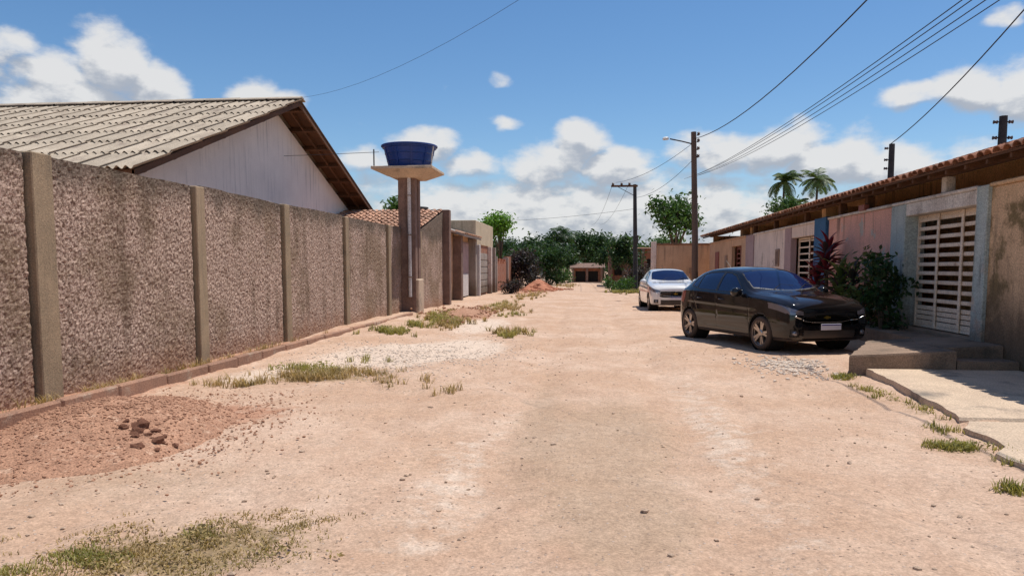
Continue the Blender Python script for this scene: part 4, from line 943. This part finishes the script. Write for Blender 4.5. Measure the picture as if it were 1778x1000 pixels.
    pts = [(nose(yy, .522 + .05 * (abs(yy) / .54) ** 3) + .004, yy, .522 + .05 * (abs(yy) / .54) ** 3) for yy in np.linspace(-.54, .54, 19)]
    MB().tube(pts, .011, 6).build('grille_trim', 'chrome', car, True)
    for zz in (.575, .605, .635):
        pts = [(nose(yy, zz) - .012, yy, zz) for yy in np.linspace(-.48, .48, 11)]; MB().tube(pts, .006, 5).build('grille_slat', 'black_plastic', car)
    for s in (-1, 1):
        pts = [(nose(s * yy, .60) + .004, s * yy, .595 + (yy - .58) * .35) for yy in np.linspace(.57, .70, 6)]; MB().tube(pts, .012, 6).build('lamp_trim', 'chrome', car, True)
        m = MB(); m.M = Matrix.Translation((nose(s * .67, .35) - .02, s * .67, .35)) @ Matrix.Rotation(R(90), 4, 'Y'); m.lathe([(0, .02), (.03, .018), (.045, 0), (.045, -.03)], 14); m.build('fog_light', 'lens', car, True)
        # mirrors, handles
        m = MB(); m.M = Matrix.Translation((L0 / 2 - 1.42, s * .93, 1.005)) @ Matrix.Rotation(s * R(-8), 4, 'Z')
        pr = [(0, -.062), (.045, -.058), (.072, -.03), (.078, 0), (.072, .03), (.045, .05), (0, .055)]
        m.lathe([(p[0] * 1.2, p[1] * 1.7) for p in pr], 16, 'y'); m.v = [(vx * 1.0 if True else 0, vy, vz) for vx, vy, vz in m.v]
        mir = m.build('mirror', paint, car, True); MB().tube([(L0 / 2 - 1.40, s * .80, .955), (L0 / 2 - 1.41, s * .89, .985)], .022, 8).build('mirror_arm', 'black_plastic', mir)
        for hx in (2.08, 2.90):
            m = MB().tube([(L0 / 2 - hx + .10, s * .842, .845), (L0 / 2 - hx + .05, s * .870, .848), (L0 / 2 - hx - .05, s * .870, .85), (L0 / 2 - hx - .10, s * .842, .85)], .013, 6); m.build('door_handle', paint, car, True)
    e = nose(0, .60) + .008
    m = MB(); m.add([(e, -.075, .592), (e, -.03, .592), (e, -.03, .580), (e, .03, .580), (e, .03, .592), (e, .075, .592), (e, .068, .618), (e, .03, .618), (e, .03, .630), (e, -.03, .630), (e, -.03, .618), (e, -.068, .618)], [tuple(range(12))]); m.add([(e + .006, yv, z) for yv, z in ((-.066, .596), (.066, .596), (.06, .614), (-.06, .614))], [(0, 1, 2, 3)]); m.build('emblem', 'gold', car)
    px_ = nose(0, .45) + .012
    pl = B(px_, px_ + .012, -.20, .20, .40, .505, c=.004).build('plate', 'plate', car)
    B(px_ + .012, px_ + .014, -.19, .19, .478, .498).build('plate_band', 'plate_blue', pl)
    rx = -L0 / 2 - .005; B(rx - .012, rx, -.20, .20, .60, .71).build('plate', 'plate', car)
    # wipers, antenna, wheels, wheel wells
    for yw in (-.32, .22): MB().tube([(L0 / 2 - 1.16, yw, 1.055), (L0 / 2 - 1.30, yw + .22, 1.145), (L0 / 2 - 1.26, yw + .48, 1.12)], .008, 5).build('wiper', 'black_plastic', car)
    MB().tube([(L0 / 2 - 3.1, 0, 1.43), (L0 / 2 - 3.32, 0, 1.60)], .006, 5).build('antenna', 'black_plastic', car)
    for xw in XWH:
        for s in (-1, 1):
            wheel(car, L0 / 2 - xw, s * .745, s)
            m = MB(); m.M = Matrix.Translation((L0 / 2 - xw, s * .52, .305)); m.lathe([(0, 0), (.345, 0), (.345, s * .30)], 28, 'y'); m.build('wheel_well', 'dark_void', car)
    return car
# right side wheels of the black hatchback touch at (2.06, 16.29) and (3.20, 14.13)
hd = math.atan2(-.93, .37)
fwd = Vector((math.cos(hd), math.sin(hd), 0)); lft = Vector((-fwd.y, fwd.x, 0)); KS = 1.035
mid = Vector((3.08, 14.10, 0)) + lft * .80 * KS - fwd * (L0 / 2 - .80) * KS
cb = hatch('black_hatchback', 'dusty black hatchback parked nose to the wall on the bare dirt', (mid.x, mid.y, .0), hd, 'car_black'); cb.scale = (KS,) * 3
hatch('white_hatchback', 'white hatchback parked behind the black hatchback', (2.72, 28.15, .0), R(-86.5), 'car_white')
# ------------------------------------------------------------------ vegetation
def leaves_np(cent, size, up=.5, aspect=.55, outward=None):
    n = len(cent); d = RNG.normal(size=(n, 3)); d[:, 2] += up
    if outward is not None: d += outward * .9
    d /= np.linalg.norm(d, axis=1, keepdims=True)
    a = np.cross(d, RNG.normal(size=(n, 3))); a /= np.linalg.norm(a, axis=1, keepdims=True); b = np.cross(d, a)
    s = (size * RNG.uniform(.6, 1.35, n))[:, None]
    droop = np.array([0, 0, -1]) * s * .15
    V = np.stack([cent - a * s, cent + b * s * aspect - droop, cent + a * s, cent - b * s * aspect - droop], 1).reshape(-1, 3)
    i = np.arange(n) * 4
    return V, np.stack([i, i + 1, i + 2, i + 3], -1)
def crown(blobs, n, size, zmin=None):
    b = np.array(blobs, float); w = b[:, 3] ** 2; k = RNG.choice(len(b), n, p=w / w.sum())
    # leaf clusters: twigs first, then leaves round each twig
    nt = max(20, n // 14); kt = RNG.choice(len(b), nt, p=w / w.sum())
    d = RNG.normal(size=(nt, 3)); d /= np.linalg.norm(d, axis=1, keepdims=True)
    rr = b[kt, 3] * (1 - .65 * RNG.random(nt) ** 2.2)
    tw = b[kt, :3] + d * rr[:, None] * np.array([1, 1, .8])
    j = RNG.integers(0, nt, n); off = RNG.normal(size=(n, 3)) * (size * 1.9)
    return leaves_np(tw[j] + off, size, .6, .5, d[j])
def tree(name, label, loc, h, blobs, n, size, mat, trunk_r=.12, grp=None, cat='tree', limbs=True):
    t = thing(name, label, cat, loc, 0, grp)
    zc = min(b[2] for b in blobs)
    m = MB(); top = blobs[0]
    m.tube([(0, 0, -.2), (top[0] * .15, top[1] * .15, h * .35), (top[0] * .5, top[1] * .5, h * .7), (top[0], top[1], top[2])], [trunk_r, trunk_r * .8, trunk_r * .6, trunk_r * .25], 9)
    for b in blobs[1:]:
        s = Vector((top[0] * .4, top[1] * .4, h * random.uniform(.42, .65))); e = Vector(b[:3])
        m.tube([s, s.lerp(e, .5) + Vector((0, 0, .08 * h * random.uniform(-.5, 1))), e], [trunk_r * .5, trunk_r * .34, trunk_r * .12], 6)
    m.build('trunk', 'bark', t, True)
    V, F = crown(blobs, n, size); link('crown', mesh_np('crown', V, F), mat, t)
    return t
def rblobs(cx, cz, rx, rz, n, r, seed):
    g = random.Random(seed); out = [(cx, 0, cz, r)]
    for i in range(n):
        a = g.uniform(0, 6.283); q_ = math.sqrt(g.random())
        out.append((cx + rx * q_ * math.cos(a), rx * .8 * q_ * math.sin(a), cz + g.uniform(-1, 1) * rz, r * g.uniform(.55, 1.05)))
    return out
tree('almond_tree', 'bright green flat topped tree behind the parapet house', (-7.4, 60, 0), 4.4, rblobs(0, 4.9, 1.25, .35, 9, .62, 3), 2600, .14, 'leaf_bright', .12)
tree('open_tree', 'loose leafy tree with bare lower limbs behind the tan cross wall', (5.1, 48, 0), 4.2, rblobs(0, 4.75, 1.7, .75, 11, .62, 5), 2400, .14, 'leaf_mid', .14)
tree('leaning_tree', 'dark leafy tree hanging over the front of the red brick house', (2.3, 59.0, 0), 2.6, rblobs(0, 2.9, 1.1, .8, 10, .6, 41), 2600, .13, 'leaf_dark', .11)
tree('leaning_tree', 'small dark tree beside the low far house', (1.6, 75, 0), 2.6, rblobs(0, 2.7, 1.1, .9, 10, .7, 42), 2400, .14, 'leaf_dark', .11)
tree('leaning_tree', 'dark spreading tree on the left flank of the low far house', (-3.6, 80, 0), 3.0, rblobs(0, 2.9, 1.4, 1.0, 11, .8, 43), 2800, .15, 'leaf_dark', .11)
GT = 'dark trees closing the end of the street'
spec = [(-10.5, 78, 4.0, 2.0, 'leaf_dark', 1), (-8.0, 84, 4.4, 2.1, 'leaf_dark', 2), (-5.4, 88, 5.2, 2.2, 'leaf_dark', 4), (-.9, 92, 5.3, 2.0, 'leaf_dark', 6), (1.2, 90, 4.9, 1.9, 'leaf_dark', 7), (3.3, 94, 4.6, 1.8, 'leaf_dark', 8), (7.5, 84, 4.9, 2.2, 'leaf_mid', 9)]
lab = ['dark rounded tree closing the street beside the brick ruin', 'broad dark tree second from the brick ruin', 'tall dark tree directly left of the central palm', 'dark tree directly right of the central palm', 'dark tree rising above the low far house', 'small dark tree just left of the young palm', 'mid green tree behind the red brick house']
for (x, y, h, r, mt, sd), lb in zip(spec, lab):
    tree('street_end_tree', lb, (x, y, 0), h * .8, rblobs(0, h * .72, r, h * .26, 13, r * .5, sd), 3600, .17, mt, .16, GT)
def palm(name, label, loc, h, nf, fl, mat, r=.07, seed=1, droop=.9, grp=None):
    g = random.Random(seed); t = thing(name, label, 'palm tree', loc, 0, grp)
    lx = g.uniform(-.3, .3)
    MB().tube([(0, 0, -.2), (lx * .4, 0, h * .5), (lx, 0, h)], [r * 1.3, r, r * .8], 9).build('trunk', 'bark', t, True)
    for k in range(nf):
        a = k * 2.4 + g.uniform(-.3, .3); el_ = g.uniform(-.25, 1.3); L_ = fl * g.uniform(.8, 1.1)
        pts = []; p = Vector((lx, 0, h)); e = el_
        for s in range(9):
            pts.append(p.copy()); p = p + Vector((math.cos(a) * math.cos(e), math.sin(a) * math.cos(e), math.sin(e))) * (L_ / 8); e -= droop * .21
        m = MB().tube(pts, [.022 * (1 - i / 10) for i in range(9)], 5)
        for i in range(1, 33):
            f = i / 33 * 8; j = min(int(f), 7); q_ = pts[j].lerp(pts[j + 1], f - j); d = (pts[j + 1] - pts[j]).normalized()
            sd = d.cross(Vector((0, 0, 1))).normalized(); ll = L_ * .34 * math.sin(math.pi * (.12 + .85 * i / 33)) 
            for s in (-1, 1):
                tip = q_ + (sd * s * .8 + d * .55 + Vector((0, 0, -.25 - .3 * g.random()))).normalized() * ll
                m.add([q_ - d * .022, q_ + d * .022, (q_ + tip) / 2 + d * .03, tip, (q_ + tip) / 2 - d * .02], [(0, 1, 2, 3, 4)])
        m.build('frond', mat, t)
    return t
palm('palm_tree', 'dark palm rising from the middle of the trees at the street end', (-3.1, 88, 0), 5.4, 16, 2.3, 'leaf_dark', .14, 3, 1.0)
palm('palm_tree', 'young palm poking above the far trees near the grey pole', (3.9, 84, 0), 4.2, 9, 1.7, 'leaf_dark', .09, 4, .8)
palm('palm_tree', 'slender palm with full crown behind the tiled roofs', (13.2, 55, 0), 7.5, 24, 1.6, 'palm_leaf', .09, 5, 1.05)
palm('palm_tree', 'taller slender palm behind the tiled roofs with sparser crown', (15.5, 55.5, 0), 7.7, 19, 1.65, 'palm_leaf', .09, 6, .9)
palm('palm_tree', 'short palm between the two slender palms behind the roofs', (14.4, 56, 0), 6.0, 15, 1.3, 'palm_leaf', .07, 9, .9)
tree('back_tree', 'round green tree peeping past the roof verge of the gabled house', (-10.6, 40, 0), 3.6, rblobs(0, 4.3, .9, .6, 7, .6, 15), 1500, .13, 'leaf_mid', .12)
tree('roof_bush', 'small leafy tree showing above the dark tiled roof', (12.4, 50, 0), 4.8, rblobs(0, 5.2, .9, .4, 6, .5, 17), 900, .13, 'leaf_mid', .1)
# far wood all round the horizon, one mass
m = None; bl = []
g = random.Random(4)
for k in range(330):
    a = g.uniform(-1.45, 1.45) + R(0); d = g.uniform(125, 200); r = g.uniform(2.5, 4.2); bl.append((d * math.sin(a), d * math.cos(a), r * .8 + g.uniform(0, 1.6), r))
V, F = crown(bl, 60000, .42); tag(link('far_wood', mesh_np('far_wood', V, F), 'leaf_dark'), 'low dark green wood filling the horizon beyond the houses', 'wood', kind='stuff')
def bush(name, label, loc, blobs, n, size, mat, grp=None):
    t = thing(name, label, 'bush', loc, 0, grp)
    m = MB()
    for b in blobs: m.tube([(b[0] * .2, b[1] * .2, -.08), (b[0] * .7, b[1] * .7, b[2] * .6), b[:3]], [.025, .018, .008], 5)
    m.build('stems', 'bark', t); V, F = crown(blobs, n, size); link('foliage', mesh_np('foliage', V, F), mat, t); return t
def gz(x, y): return float(gh(x, y))
bush('dark_bush', 'purplish dark bush spilling over the brick ruin', (-5.2, 55.5, 0), rblobs(0, 1.5, 1.2, .7, 9, .75, 21), 3200, .12, 'leaf_purple')
bush('dark_bush', 'dark green bush filling the corner beyond the brick rubble', (-3.9, 66, 0), rblobs(0, 1.6, 1.6, .9, 9, .9, 22), 3200, .13, 'leaf_dark')
bush('dark_bush', 'tall dark bush against the brick ruin under the trees', (-6.8, 66, 0), rblobs(0, 2.0, 1.7, 1.0, 9, 1.0, 23), 3200, .14, 'leaf_dark')
bush('verge_bush', 'bright green low bush at the foot of the grey concrete pole', (1.75, 47.5, gz(1.75, 47.5)), rblobs(0, .4, .9, .2, 7, .36, 24), 1600, .08, 'leaf_mid')
bush('verge_bush', 'brownish shrub beside the grey pole in front of the brick house', (3.0, 52, gz(3, 52)), rblobs(0, .9, .9, .5, 8, .55, 25), 1900, .09, 'leaf_purple')
bush('verge_bush', 'low dark shrub in front of the parapet house column', (-4.75, 42.5, gz(-4.75, 42.5)), rblobs(0, .35, .55, .15, 6, .32, 26), 1100, .07, 'leaf_purple')
bush('verge_bush', 'green shrub at the street end beside the low far house', (-3.0, 74, 0), rblobs(0, .9, .9, .5, 8, .6, 28), 1600, .1, 'leaf_mid')
bush('verge_bush', 'green shrub in front of the dark brick house', (1.9, 66, 0), rblobs(0, .7, .6, .4, 7, .5, 29), 1400, .1, 'leaf_mid')
bush('planter_bush', 'dense dark green bush behind the bonnet of the black car', (5.55, 16.05, .12), rblobs(-.05, .85, .36, .7, 8, .22, 31), 750, .065, 'leaf_olive')
bush('planter_bush', 'dark upright shrub against the blue gate pillar', (5.55, 15.05, .15), rblobs(0, .8, .22, .65, 12, .2, 33), 1100, .06, 'leaf_dark')
# red cordyline: every long leaf a piece of its own
lm = MB()
for i in range(7):
    f = i / 6; wv = .052 * math.sin(math.pi * min(1, .12 + f * .88)) ** .8; xx = f * .52; zz = .18 * f - .26 * f * f
    lm.add([(xx, -wv, zz + wv * .5), (xx, 0, zz), (xx, wv, zz + wv * .5)], [])
lm.f = [(i * 3 + a, i * 3 + 3 + a, i * 3 + 4 + a, i * 3 + 1 + a) for i in range(6) for a in (0, 1)]
leafm = lm.mesh('leaf', True); leafm.materials.append(MATS['leaf_red']); leafp = lm.mesh('leaf', True); leafp.materials.append(MATS['leaf_purple']); leafo = lm.mesh('leaf', True); leafo.materials.append(MATS['leaf_olive'])
def cordyline(label, loc, heads, seed, m1=None, m2=None):
    g = random.Random(seed); t = thing('cordyline', label, 'plant', loc)
    st = MB()
    for hx, hy, hz, n in heads:
        st.tube([(hx * .15, hy * .15, -.1), (hx * .6, hy * .6, hz * .5), (hx, hy, hz)], [.03, .024, .015], 6)
    st.build('stem', 'bark', t, True)
    for hx, hy, hz, n in heads:
        for k in range(n):
            ob = link('leaf', (m1 or leafm) if g.random() < .68 else (m2 or leafp), None, t)
            f = k / n; ob.location = (hx, hy, hz - f * .28); ob.rotation_euler = (g.uniform(-.3, .3), -1.25 + f * 1.35 + g.uniform(-.15, .15), k * 2.399)
            s = g.uniform(.8, 1.2); ob.scale = (s, s, s)
    return t
cordyline('red leaved cordyline plant in front of the pink wall', (5.50, 18.3, .12), [(-.05, .0, 1.75, 20), (-.2, -.35, 1.45, 18), (.05, .35, 1.5, 18), (-.25, .15, 1.15, 16), (0, -.5, 1.0, 14), (-.1, .55, 1.1, 14), (-.3, -.1, .75, 12)], 3)

cordyline('olive leaved strappy plant between the red cordyline and the dark shrubs', (5.45, 17.0, .12), [(-.1, 0, 1.2, 18), (.05, .3, 1.0, 16), (-.2, -.3, .9, 16), (0, -.5, 1.15, 16), (-.25, .1, .6, 14)], 8, leafo, leafp)

# ------------------------------------------------------------------ soil heap, clods, rubble
def heap(name, label, cat, cx, cy, rx, ry, h, mat, seed, step=.035, rot=0.0, z0=None):
    n = int(2 * rx * 1.15 / step); k = int(2 * ry * 1.15 / step)
    X, Y = np.meshgrid(np.linspace(-rx * 1.15, rx * 1.15, n), np.linspace(-ry * 1.15, ry * 1.15, k))
    c, s = math.cos(rot), math.sin(rot); WX = cx + X * c - Y * s; WY = cy + X * s + Y * c
    r = np.sqrt((X / rx) ** 2 + (Y / ry) ** 2) + .35 * fbm(X * 1.3, Y * 1.3, 3, seed)
    d = h * np.clip(1 - r, 0, 1) ** .85 + (.03 * fbm(X * 7, Y * 7, 3, seed + 1) + .045 * fbm(X * 2.6, Y * 2.6, 3, seed + 2) + .012 * fbm(X * 20, Y * 20, 2, seed + 3)) * sstep(1.02, .8, r) - .06 * sstep(.94, 1.08, r) - .012
    Z = gh(WX, WY) + d
    V = np.stack([WX - cx, WY - cy, Z], -1).reshape(-1, 3); ii = (np.arange(k - 1)[:, None] * n + np.arange(n - 1)).ravel()
    ob = link(name, mesh_np(name, V, np.stack([ii, ii + 1, ii + n + 1, ii + n], -1), True), mat, None, (cx, cy, 0)); tag(ob, label, cat)
    return lambda x, y: float(gh(x, y)), ob
heap('soil_heap', 'low spread heap of loose reddish soil against the kerb', 'soil heap', -4.38, 6.35, 1.02, 1.55, .42, 'soil_red', 70, rot=.05)
heap('sand_heap', 'low reddish earth bank with weeds below the water tower', 'soil heap', -4.0, 23.4, .8, 2.6, .22, 'soil_red', 90, .06, .05)
heap('rubble_heap', 'heap of broken red brick and earth by the brick ruin', 'rubble heap', -3.7, 51.5, 1.1, 2.6, .75, 'rubble', 95, .08, 0)
def rock_mesh(seed, sub=2, amp=.28):
    import bmesh
    bm = bmesh.new(); bmesh.ops.create_icosphere(bm, subdivisions=sub, radius=1); g = random.Random(seed); ph = [g.uniform(0, 9) for _ in range(6)]
    for v in bm.verts:
        p = v.co; k = 1 + amp * (math.sin(p.x * 3.1 + ph[0]) * math.sin(p.y * 2.7 + ph[1]) + .6 * math.sin(p.z * 4.3 + ph[2] + p.x * 2)) + g.uniform(-.06, .06); v.co = p * k
    me = bpy.data.meshes.new('rock'); bm.to_mesh(me); bm.free(); return me
soil_ob = bpy.data.objects['soil_heap']
def heap_z(x, y):
    ok, p, n_, i_ = soil_ob.ray_cast(Vector((x - soil_ob.location.x, y - soil_ob.location.y, 3)), Vector((0, 0, -1))); return p.z if ok else 0
bpy.context.view_layer.update()
cl = [(-3.85, 5.95, .060), (-3.80, 5.82, .05), (-3.70, 5.92, .04), (-3.93, 5.84, .035), (-3.55, 5.72, .045), (-3.45, 5.80, .03), (-3.62, 5.55, .042), (-3.30, 5.88, .03), (-3.76, 5.74, .032), (-3.90, 6.04, .03), (-3.68, 5.80, .026), (-3.58, 5.86, .024), (-3.50, 5.62, .022), (-3.98, 5.95, .024)]
for k, (x, y, r) in enumerate(cl):
    ob = link('earth_clod', rock_mesh(k + 3), 'clod', None, (x, y, heap_z(x, y) + r * .12)); ob.scale = (r * 1.2, r, r * .75); ob.rotation_euler = (0, 0, k)
    tag(ob, 'dark damp earth clod lying on the reddish soil heap', 'clod', 'clods on the soil heap')
# loose stones as one scatter each
base = [(np.array([v.co for v in me.vertices]), np.array([p.vertices for p in me.polygons])) for me in (rock_mesh(s, 1, .22) for s in (1, 2, 5, 8))]
def scatter(name, label, mat, pts, rad, cat='gravel'):
    VV = []; FF = []; b = 0
    for (x, y, z), r in zip(pts, rad):
        v, f = base[RNG.integers(0, 4)]; a = RNG.uniform(0, 6.28); c, s = math.cos(a), math.sin(a)
        q_ = v * np.array([RNG.uniform(.8, 1.4), RNG.uniform(.7, 1.1), RNG.uniform(.5, .8)]) * r
        VV.append(np.stack([q_[:, 0] * c - q_[:, 1] * s + x, q_[:, 0] * s + q_[:, 1] * c + y, q_[:, 2] + z + r * .18], -1)); FF.append(f + b); b += len(v)
    tag(link(name, mesh_np(name, np.concatenate(VV), np.concatenate(FF), False), mat), label, cat, kind='stuff')
def gzs(x, y): return gh(x, y) + gmicro(x, y)
n = 5200; yy = 3 + 17 * RNG.random(n) ** 1.7; xx = RNG.uniform(-5.2, 3.4, n); kp = vnoise(xx * .7, yy * .6, 5) + RNG.uniform(-.3, .3, n) > .42; xx, yy = xx[kp], yy[kp]
scatter('gravel', 'small tan pebbles strewn over the dirt road', 'pebble', np.stack([xx, yy, gzs(xx, yy)], -1), .004 + .015 * RNG.random(len(xx)) ** 4)
n = 90; yy = 3.4 + 14 * RNG.random(n) ** 1.4; xx = RNG.uniform(-4.8, 3.3, n)
scatter('gravel', 'larger loose stones scattered over the dirt road', 'pebble', np.stack([xx, yy, gzs(xx, yy)], -1), .009 + .020 * RNG.random(n) ** 3)
n = 2600; xx = RNG.normal(-3.2, .95, n); yy = RNG.normal(12.4, 1.3, n); kp = (xx > -5.3); xx, yy = xx[kp], yy[kp]
scatter('crushed_stone', 'pale crushed stone spread beside the kerb', 'pebble_white', np.stack([xx, yy, gzs(xx, yy)], -1), .006 + .018 * RNG.random(len(xx)) ** 2.5)
n = 700; xx = RNG.normal(3.05, .35, n); yy = RNG.normal(11.9, .6, n); kp = (xx < 3.5); xx, yy = xx[kp], yy[kp]
scatter('crushed_stone', 'grey stones gathered at the side of the gate platform', 'pebble_white', np.stack([xx, yy, gzs(xx, yy)], -1), .012 + .025 * RNG.random(len(xx)) ** 2)
n = 7500; xx = RNG.normal(-4.35, .65, n); yy = RNG.normal(6.5, .9, n); kp = (xx > -5.3) & (yy > 4.4); xx, yy = xx[kp], yy[kp]
zz = np.array([max(heap_z(a, b), float(gzs(a, b))) for a, b in zip(xx, yy)])
scatter('soil_crumbs', 'red crumbs of earth on and around the soil heap', 'pebble_red', np.stack([xx, yy, zz], -1), .004 + .014 * RNG.random(len(xx)) ** 2.5)
n = 500; xx = RNG.normal(-3.7, .75, n); yy = RNG.normal(51.5, 1.7, n)
rz = np.clip(.75 * (1 - np.hypot((xx + 3.7) / 1.1, (yy - 51.5) / 2.6)), 0, 1)
scatter('brick_rubble', 'broken red bricks over the rubble heap', 'rubble', np.stack([xx, yy, gzs(xx, yy) + rz * .9], -1), .05 + .09 * RNG.random(n), 'rubble')
n = 260; xx = RNG.normal(-4.0, .5, n); yy = RNG.normal(23.6, 1.8, n)
scatter('brick_rubble', 'scattered red brick bits below the water tower', 'pebble_red', np.stack([xx, yy, gzs(xx, yy) + .08], -1), .02 + .04 * RNG.random(n), 'rubble')
# ------------------------------------------------------------------ grass
def grass(label, patches, mat, hgt=(.04, .12), wd=.006, name='grass'):
    P = []
    for cx, cy, rx, ry, n in patches:
        nt = max(3, n // 16); tx = RNG.normal(cx, rx * .55, nt); ty = RNG.normal(cy, ry * .55, nt); j = RNG.integers(0, nt, n)
        P.append(np.stack([tx[j] + RNG.normal(0, .035, n), ty[j] + RNG.normal(0, .035, n)], -1))
    P = np.concatenate(P); n = len(P); z = gzs(P[:, 0], P[:, 1])
    for i in np.where((P[:, 0] > -5.6) & (P[:, 0] < -2.9) & (P[:, 1] > 4.2) & (P[:, 1] < 8.7))[0]: z[i] = max(z[i], heap_z(P[i, 0], P[i, 1]))
    h = RNG.uniform(*hgt, n); a = RNG.uniform(0, 6.28, n); ln = RNG.uniform(.25, 1.1, n) * h
    b = np.stack([P[:, 0], P[:, 1], z - .005], -1); dr = np.stack([np.cos(a), np.sin(a), 0 * a], -1); sd = np.stack([-np.sin(a), np.cos(a), 0 * a], -1) * wd
    mid = b + dr * (ln * .4)[:, None] + np.array([0, 0, 1]) * (h * .65)[:, None]; tip = b + dr * ln[:, None] + np.array([0, 0, 1]) * h[:, None]
    V = np.stack([b - sd, b + sd, mid + sd * .7, mid - sd * .7, tip + sd * .1, tip - sd * .1], 1).reshape(-1, 3); i = np.arange(n) * 6
    F = np.concatenate([np.stack([i, i + 1, i + 2, i + 3], -1), np.stack([i + 3, i + 2, i + 4, i + 5], -1)])
    tag(link(name, mesh_np(name, V, F), mat), label, 'grass', kind='stuff')
grass('dry straw coloured grass spread on the near dirt', [(-2.2, 3.7, .55, .42, 3600), (-1.85, 4.2, .35, .3, 900), (-2.55, 3.4, .3, .3, 900)], 'grass_dry', (.008, .030), .004)
grass('small patch of short green grass at the edge of the dry grass', [(-2.62, 3.55, .16, .12, 900), (-2.2, 3.98, .12, .08, 160), (-2.85, 3.3, .14, .1, 300)], 'grass_green', (.012, .042), .004)
grass('tangled dry weeds beside the kerb on the pale stones', [(-3.85, 9.75, .5, .28, 1500), (-3.3, 10.2, .5, .35, 600), (-2.4, 9.3, .3, .3, 160), (-1.7, 8.7, .2, .2, 90), (-4.6, 9.3, .4, .4, 500)], 'grass_dry', (.03, .13), .005)
grass('green weeds growing through the dry tangle by the kerb', [(-4.3, 10.6, .22, .22, 260), (-3.7, 10.4, .4, .25, 120), (-3.4, 11.6, .4, .3, 90)], 'grass_green', (.04, .13), .006)
grass('green weeds below the posts of the long rough wall', [(-4.6, 16.5, .45, .5, 620), (-4.3, 18.3, .35, .6, 380), (-4.1, 20.5, .4, .8, 700), (-1.8, 16.6, .4, .6, 300), (-4.6, 22.5, .5, 1.2, 600), (-2.6, 24, .4, 1.2, 200), (-3.6, 30, .6, 3, 500)], 'grass_green', (.04, .17), .008)
grass('dry grass along the verge below the water tower', [(-3.7, 19.5, .6, 1.4, 900), (-3.2, 27, .7, 4, 1000), (-2.0, 17.2, .4, .7, 350), (-3.4, 40, .7, 6, 1000), (-2.2, 62, .8, 7, 900)], 'grass_dry', (.04, .18), .010)
grass('weeds between the kerb and the long wall', [(-5.68, 8.2, .10, 1.0, 420), (-5.7, 10.4, .1, 1.0, 300), (-5.68, 13, .1, 2.5, 260), (-5.7, 6.8, .1, .6, 140)], 'grass_dry', (.03, .15), .005)
grass('green grass clumps along the broken edge of the sidewalk', [(3.05, 6.55, .2, .10, 700), (3.4, 9.4, .1, .5, 220), (3.5, 8.3, .08, .4, 160), (3.48, 10.85, .12, .14, 420), (2.85, 5.3, .18, .1, 300), (3.25, 7.3, .12, .15, 160), (3.25, 6.0, .1, .12, 140)], 'grass_green', (.02, .075), .005)
grass('grass tufts on the verge at the foot of the far pole', [(1.9, 46, .9, 2.0, 1500), (2.6, 50, .6, 1.5, 600)], 'grass_green', (.06, .22), .014)

def weeds(label, patches, mat, size=.03, hmax=.12):
    VV = []; FF = []; b = 0
    for cx, cy, rx, ry, n in patches:
        nt = max(3, n // 22); tx = RNG.normal(cx, rx * .55, nt); ty = RNG.normal(cy, ry * .55, nt); j = RNG.integers(0, nt, n)
        hh = RNG.random(n) * hmax; x = tx[j] + RNG.normal(0, .05, n); y = ty[j] + RNG.normal(0, .05, n)
        V, F = leaves_np(np.stack([x, y, gzs(x, y) + .008 + hh], -1), size, 1.2, .4); VV.append(V); FF.append(F + b); b += len(V)
    tag(link('weeds', mesh_np('weeds', np.concatenate(VV), np.concatenate(FF)), mat), label, 'weeds', kind='stuff')
weeds('broad leaved green weeds creeping beside the kerb', [(-4.2, 10.5, .3, .25, 130), (-3.7, 9.9, .5, .3, 90), (-4.5, 16.5, .4, .5, 300), (-4.1, 20.3, .4, .8, 420), (-4.5, 22.3, .4, 1.0, 300), (-4.4, 18.2, .3, .5, 160)], 'grass_green', .03, .11)
weeds('small leafy weeds at the broken sidewalk edge', [(3.05, 6.55, .2, .1, 120), (3.5, 10.8, .12, .12, 130), (3.4, 9.2, .1, .5, 80)], 'grass_green', .016, .05)
weeds('withered brown litter and dead leaves in the dry weeds', [(-3.6, 9.7, .7, .35, 500), (-2.2, 3.75, .55, .4, 600), (-5.68, 9, .08, 2.0, 260), (-3.8, 21, .6, 2, 300)], 'grass_dry', .016, .04)
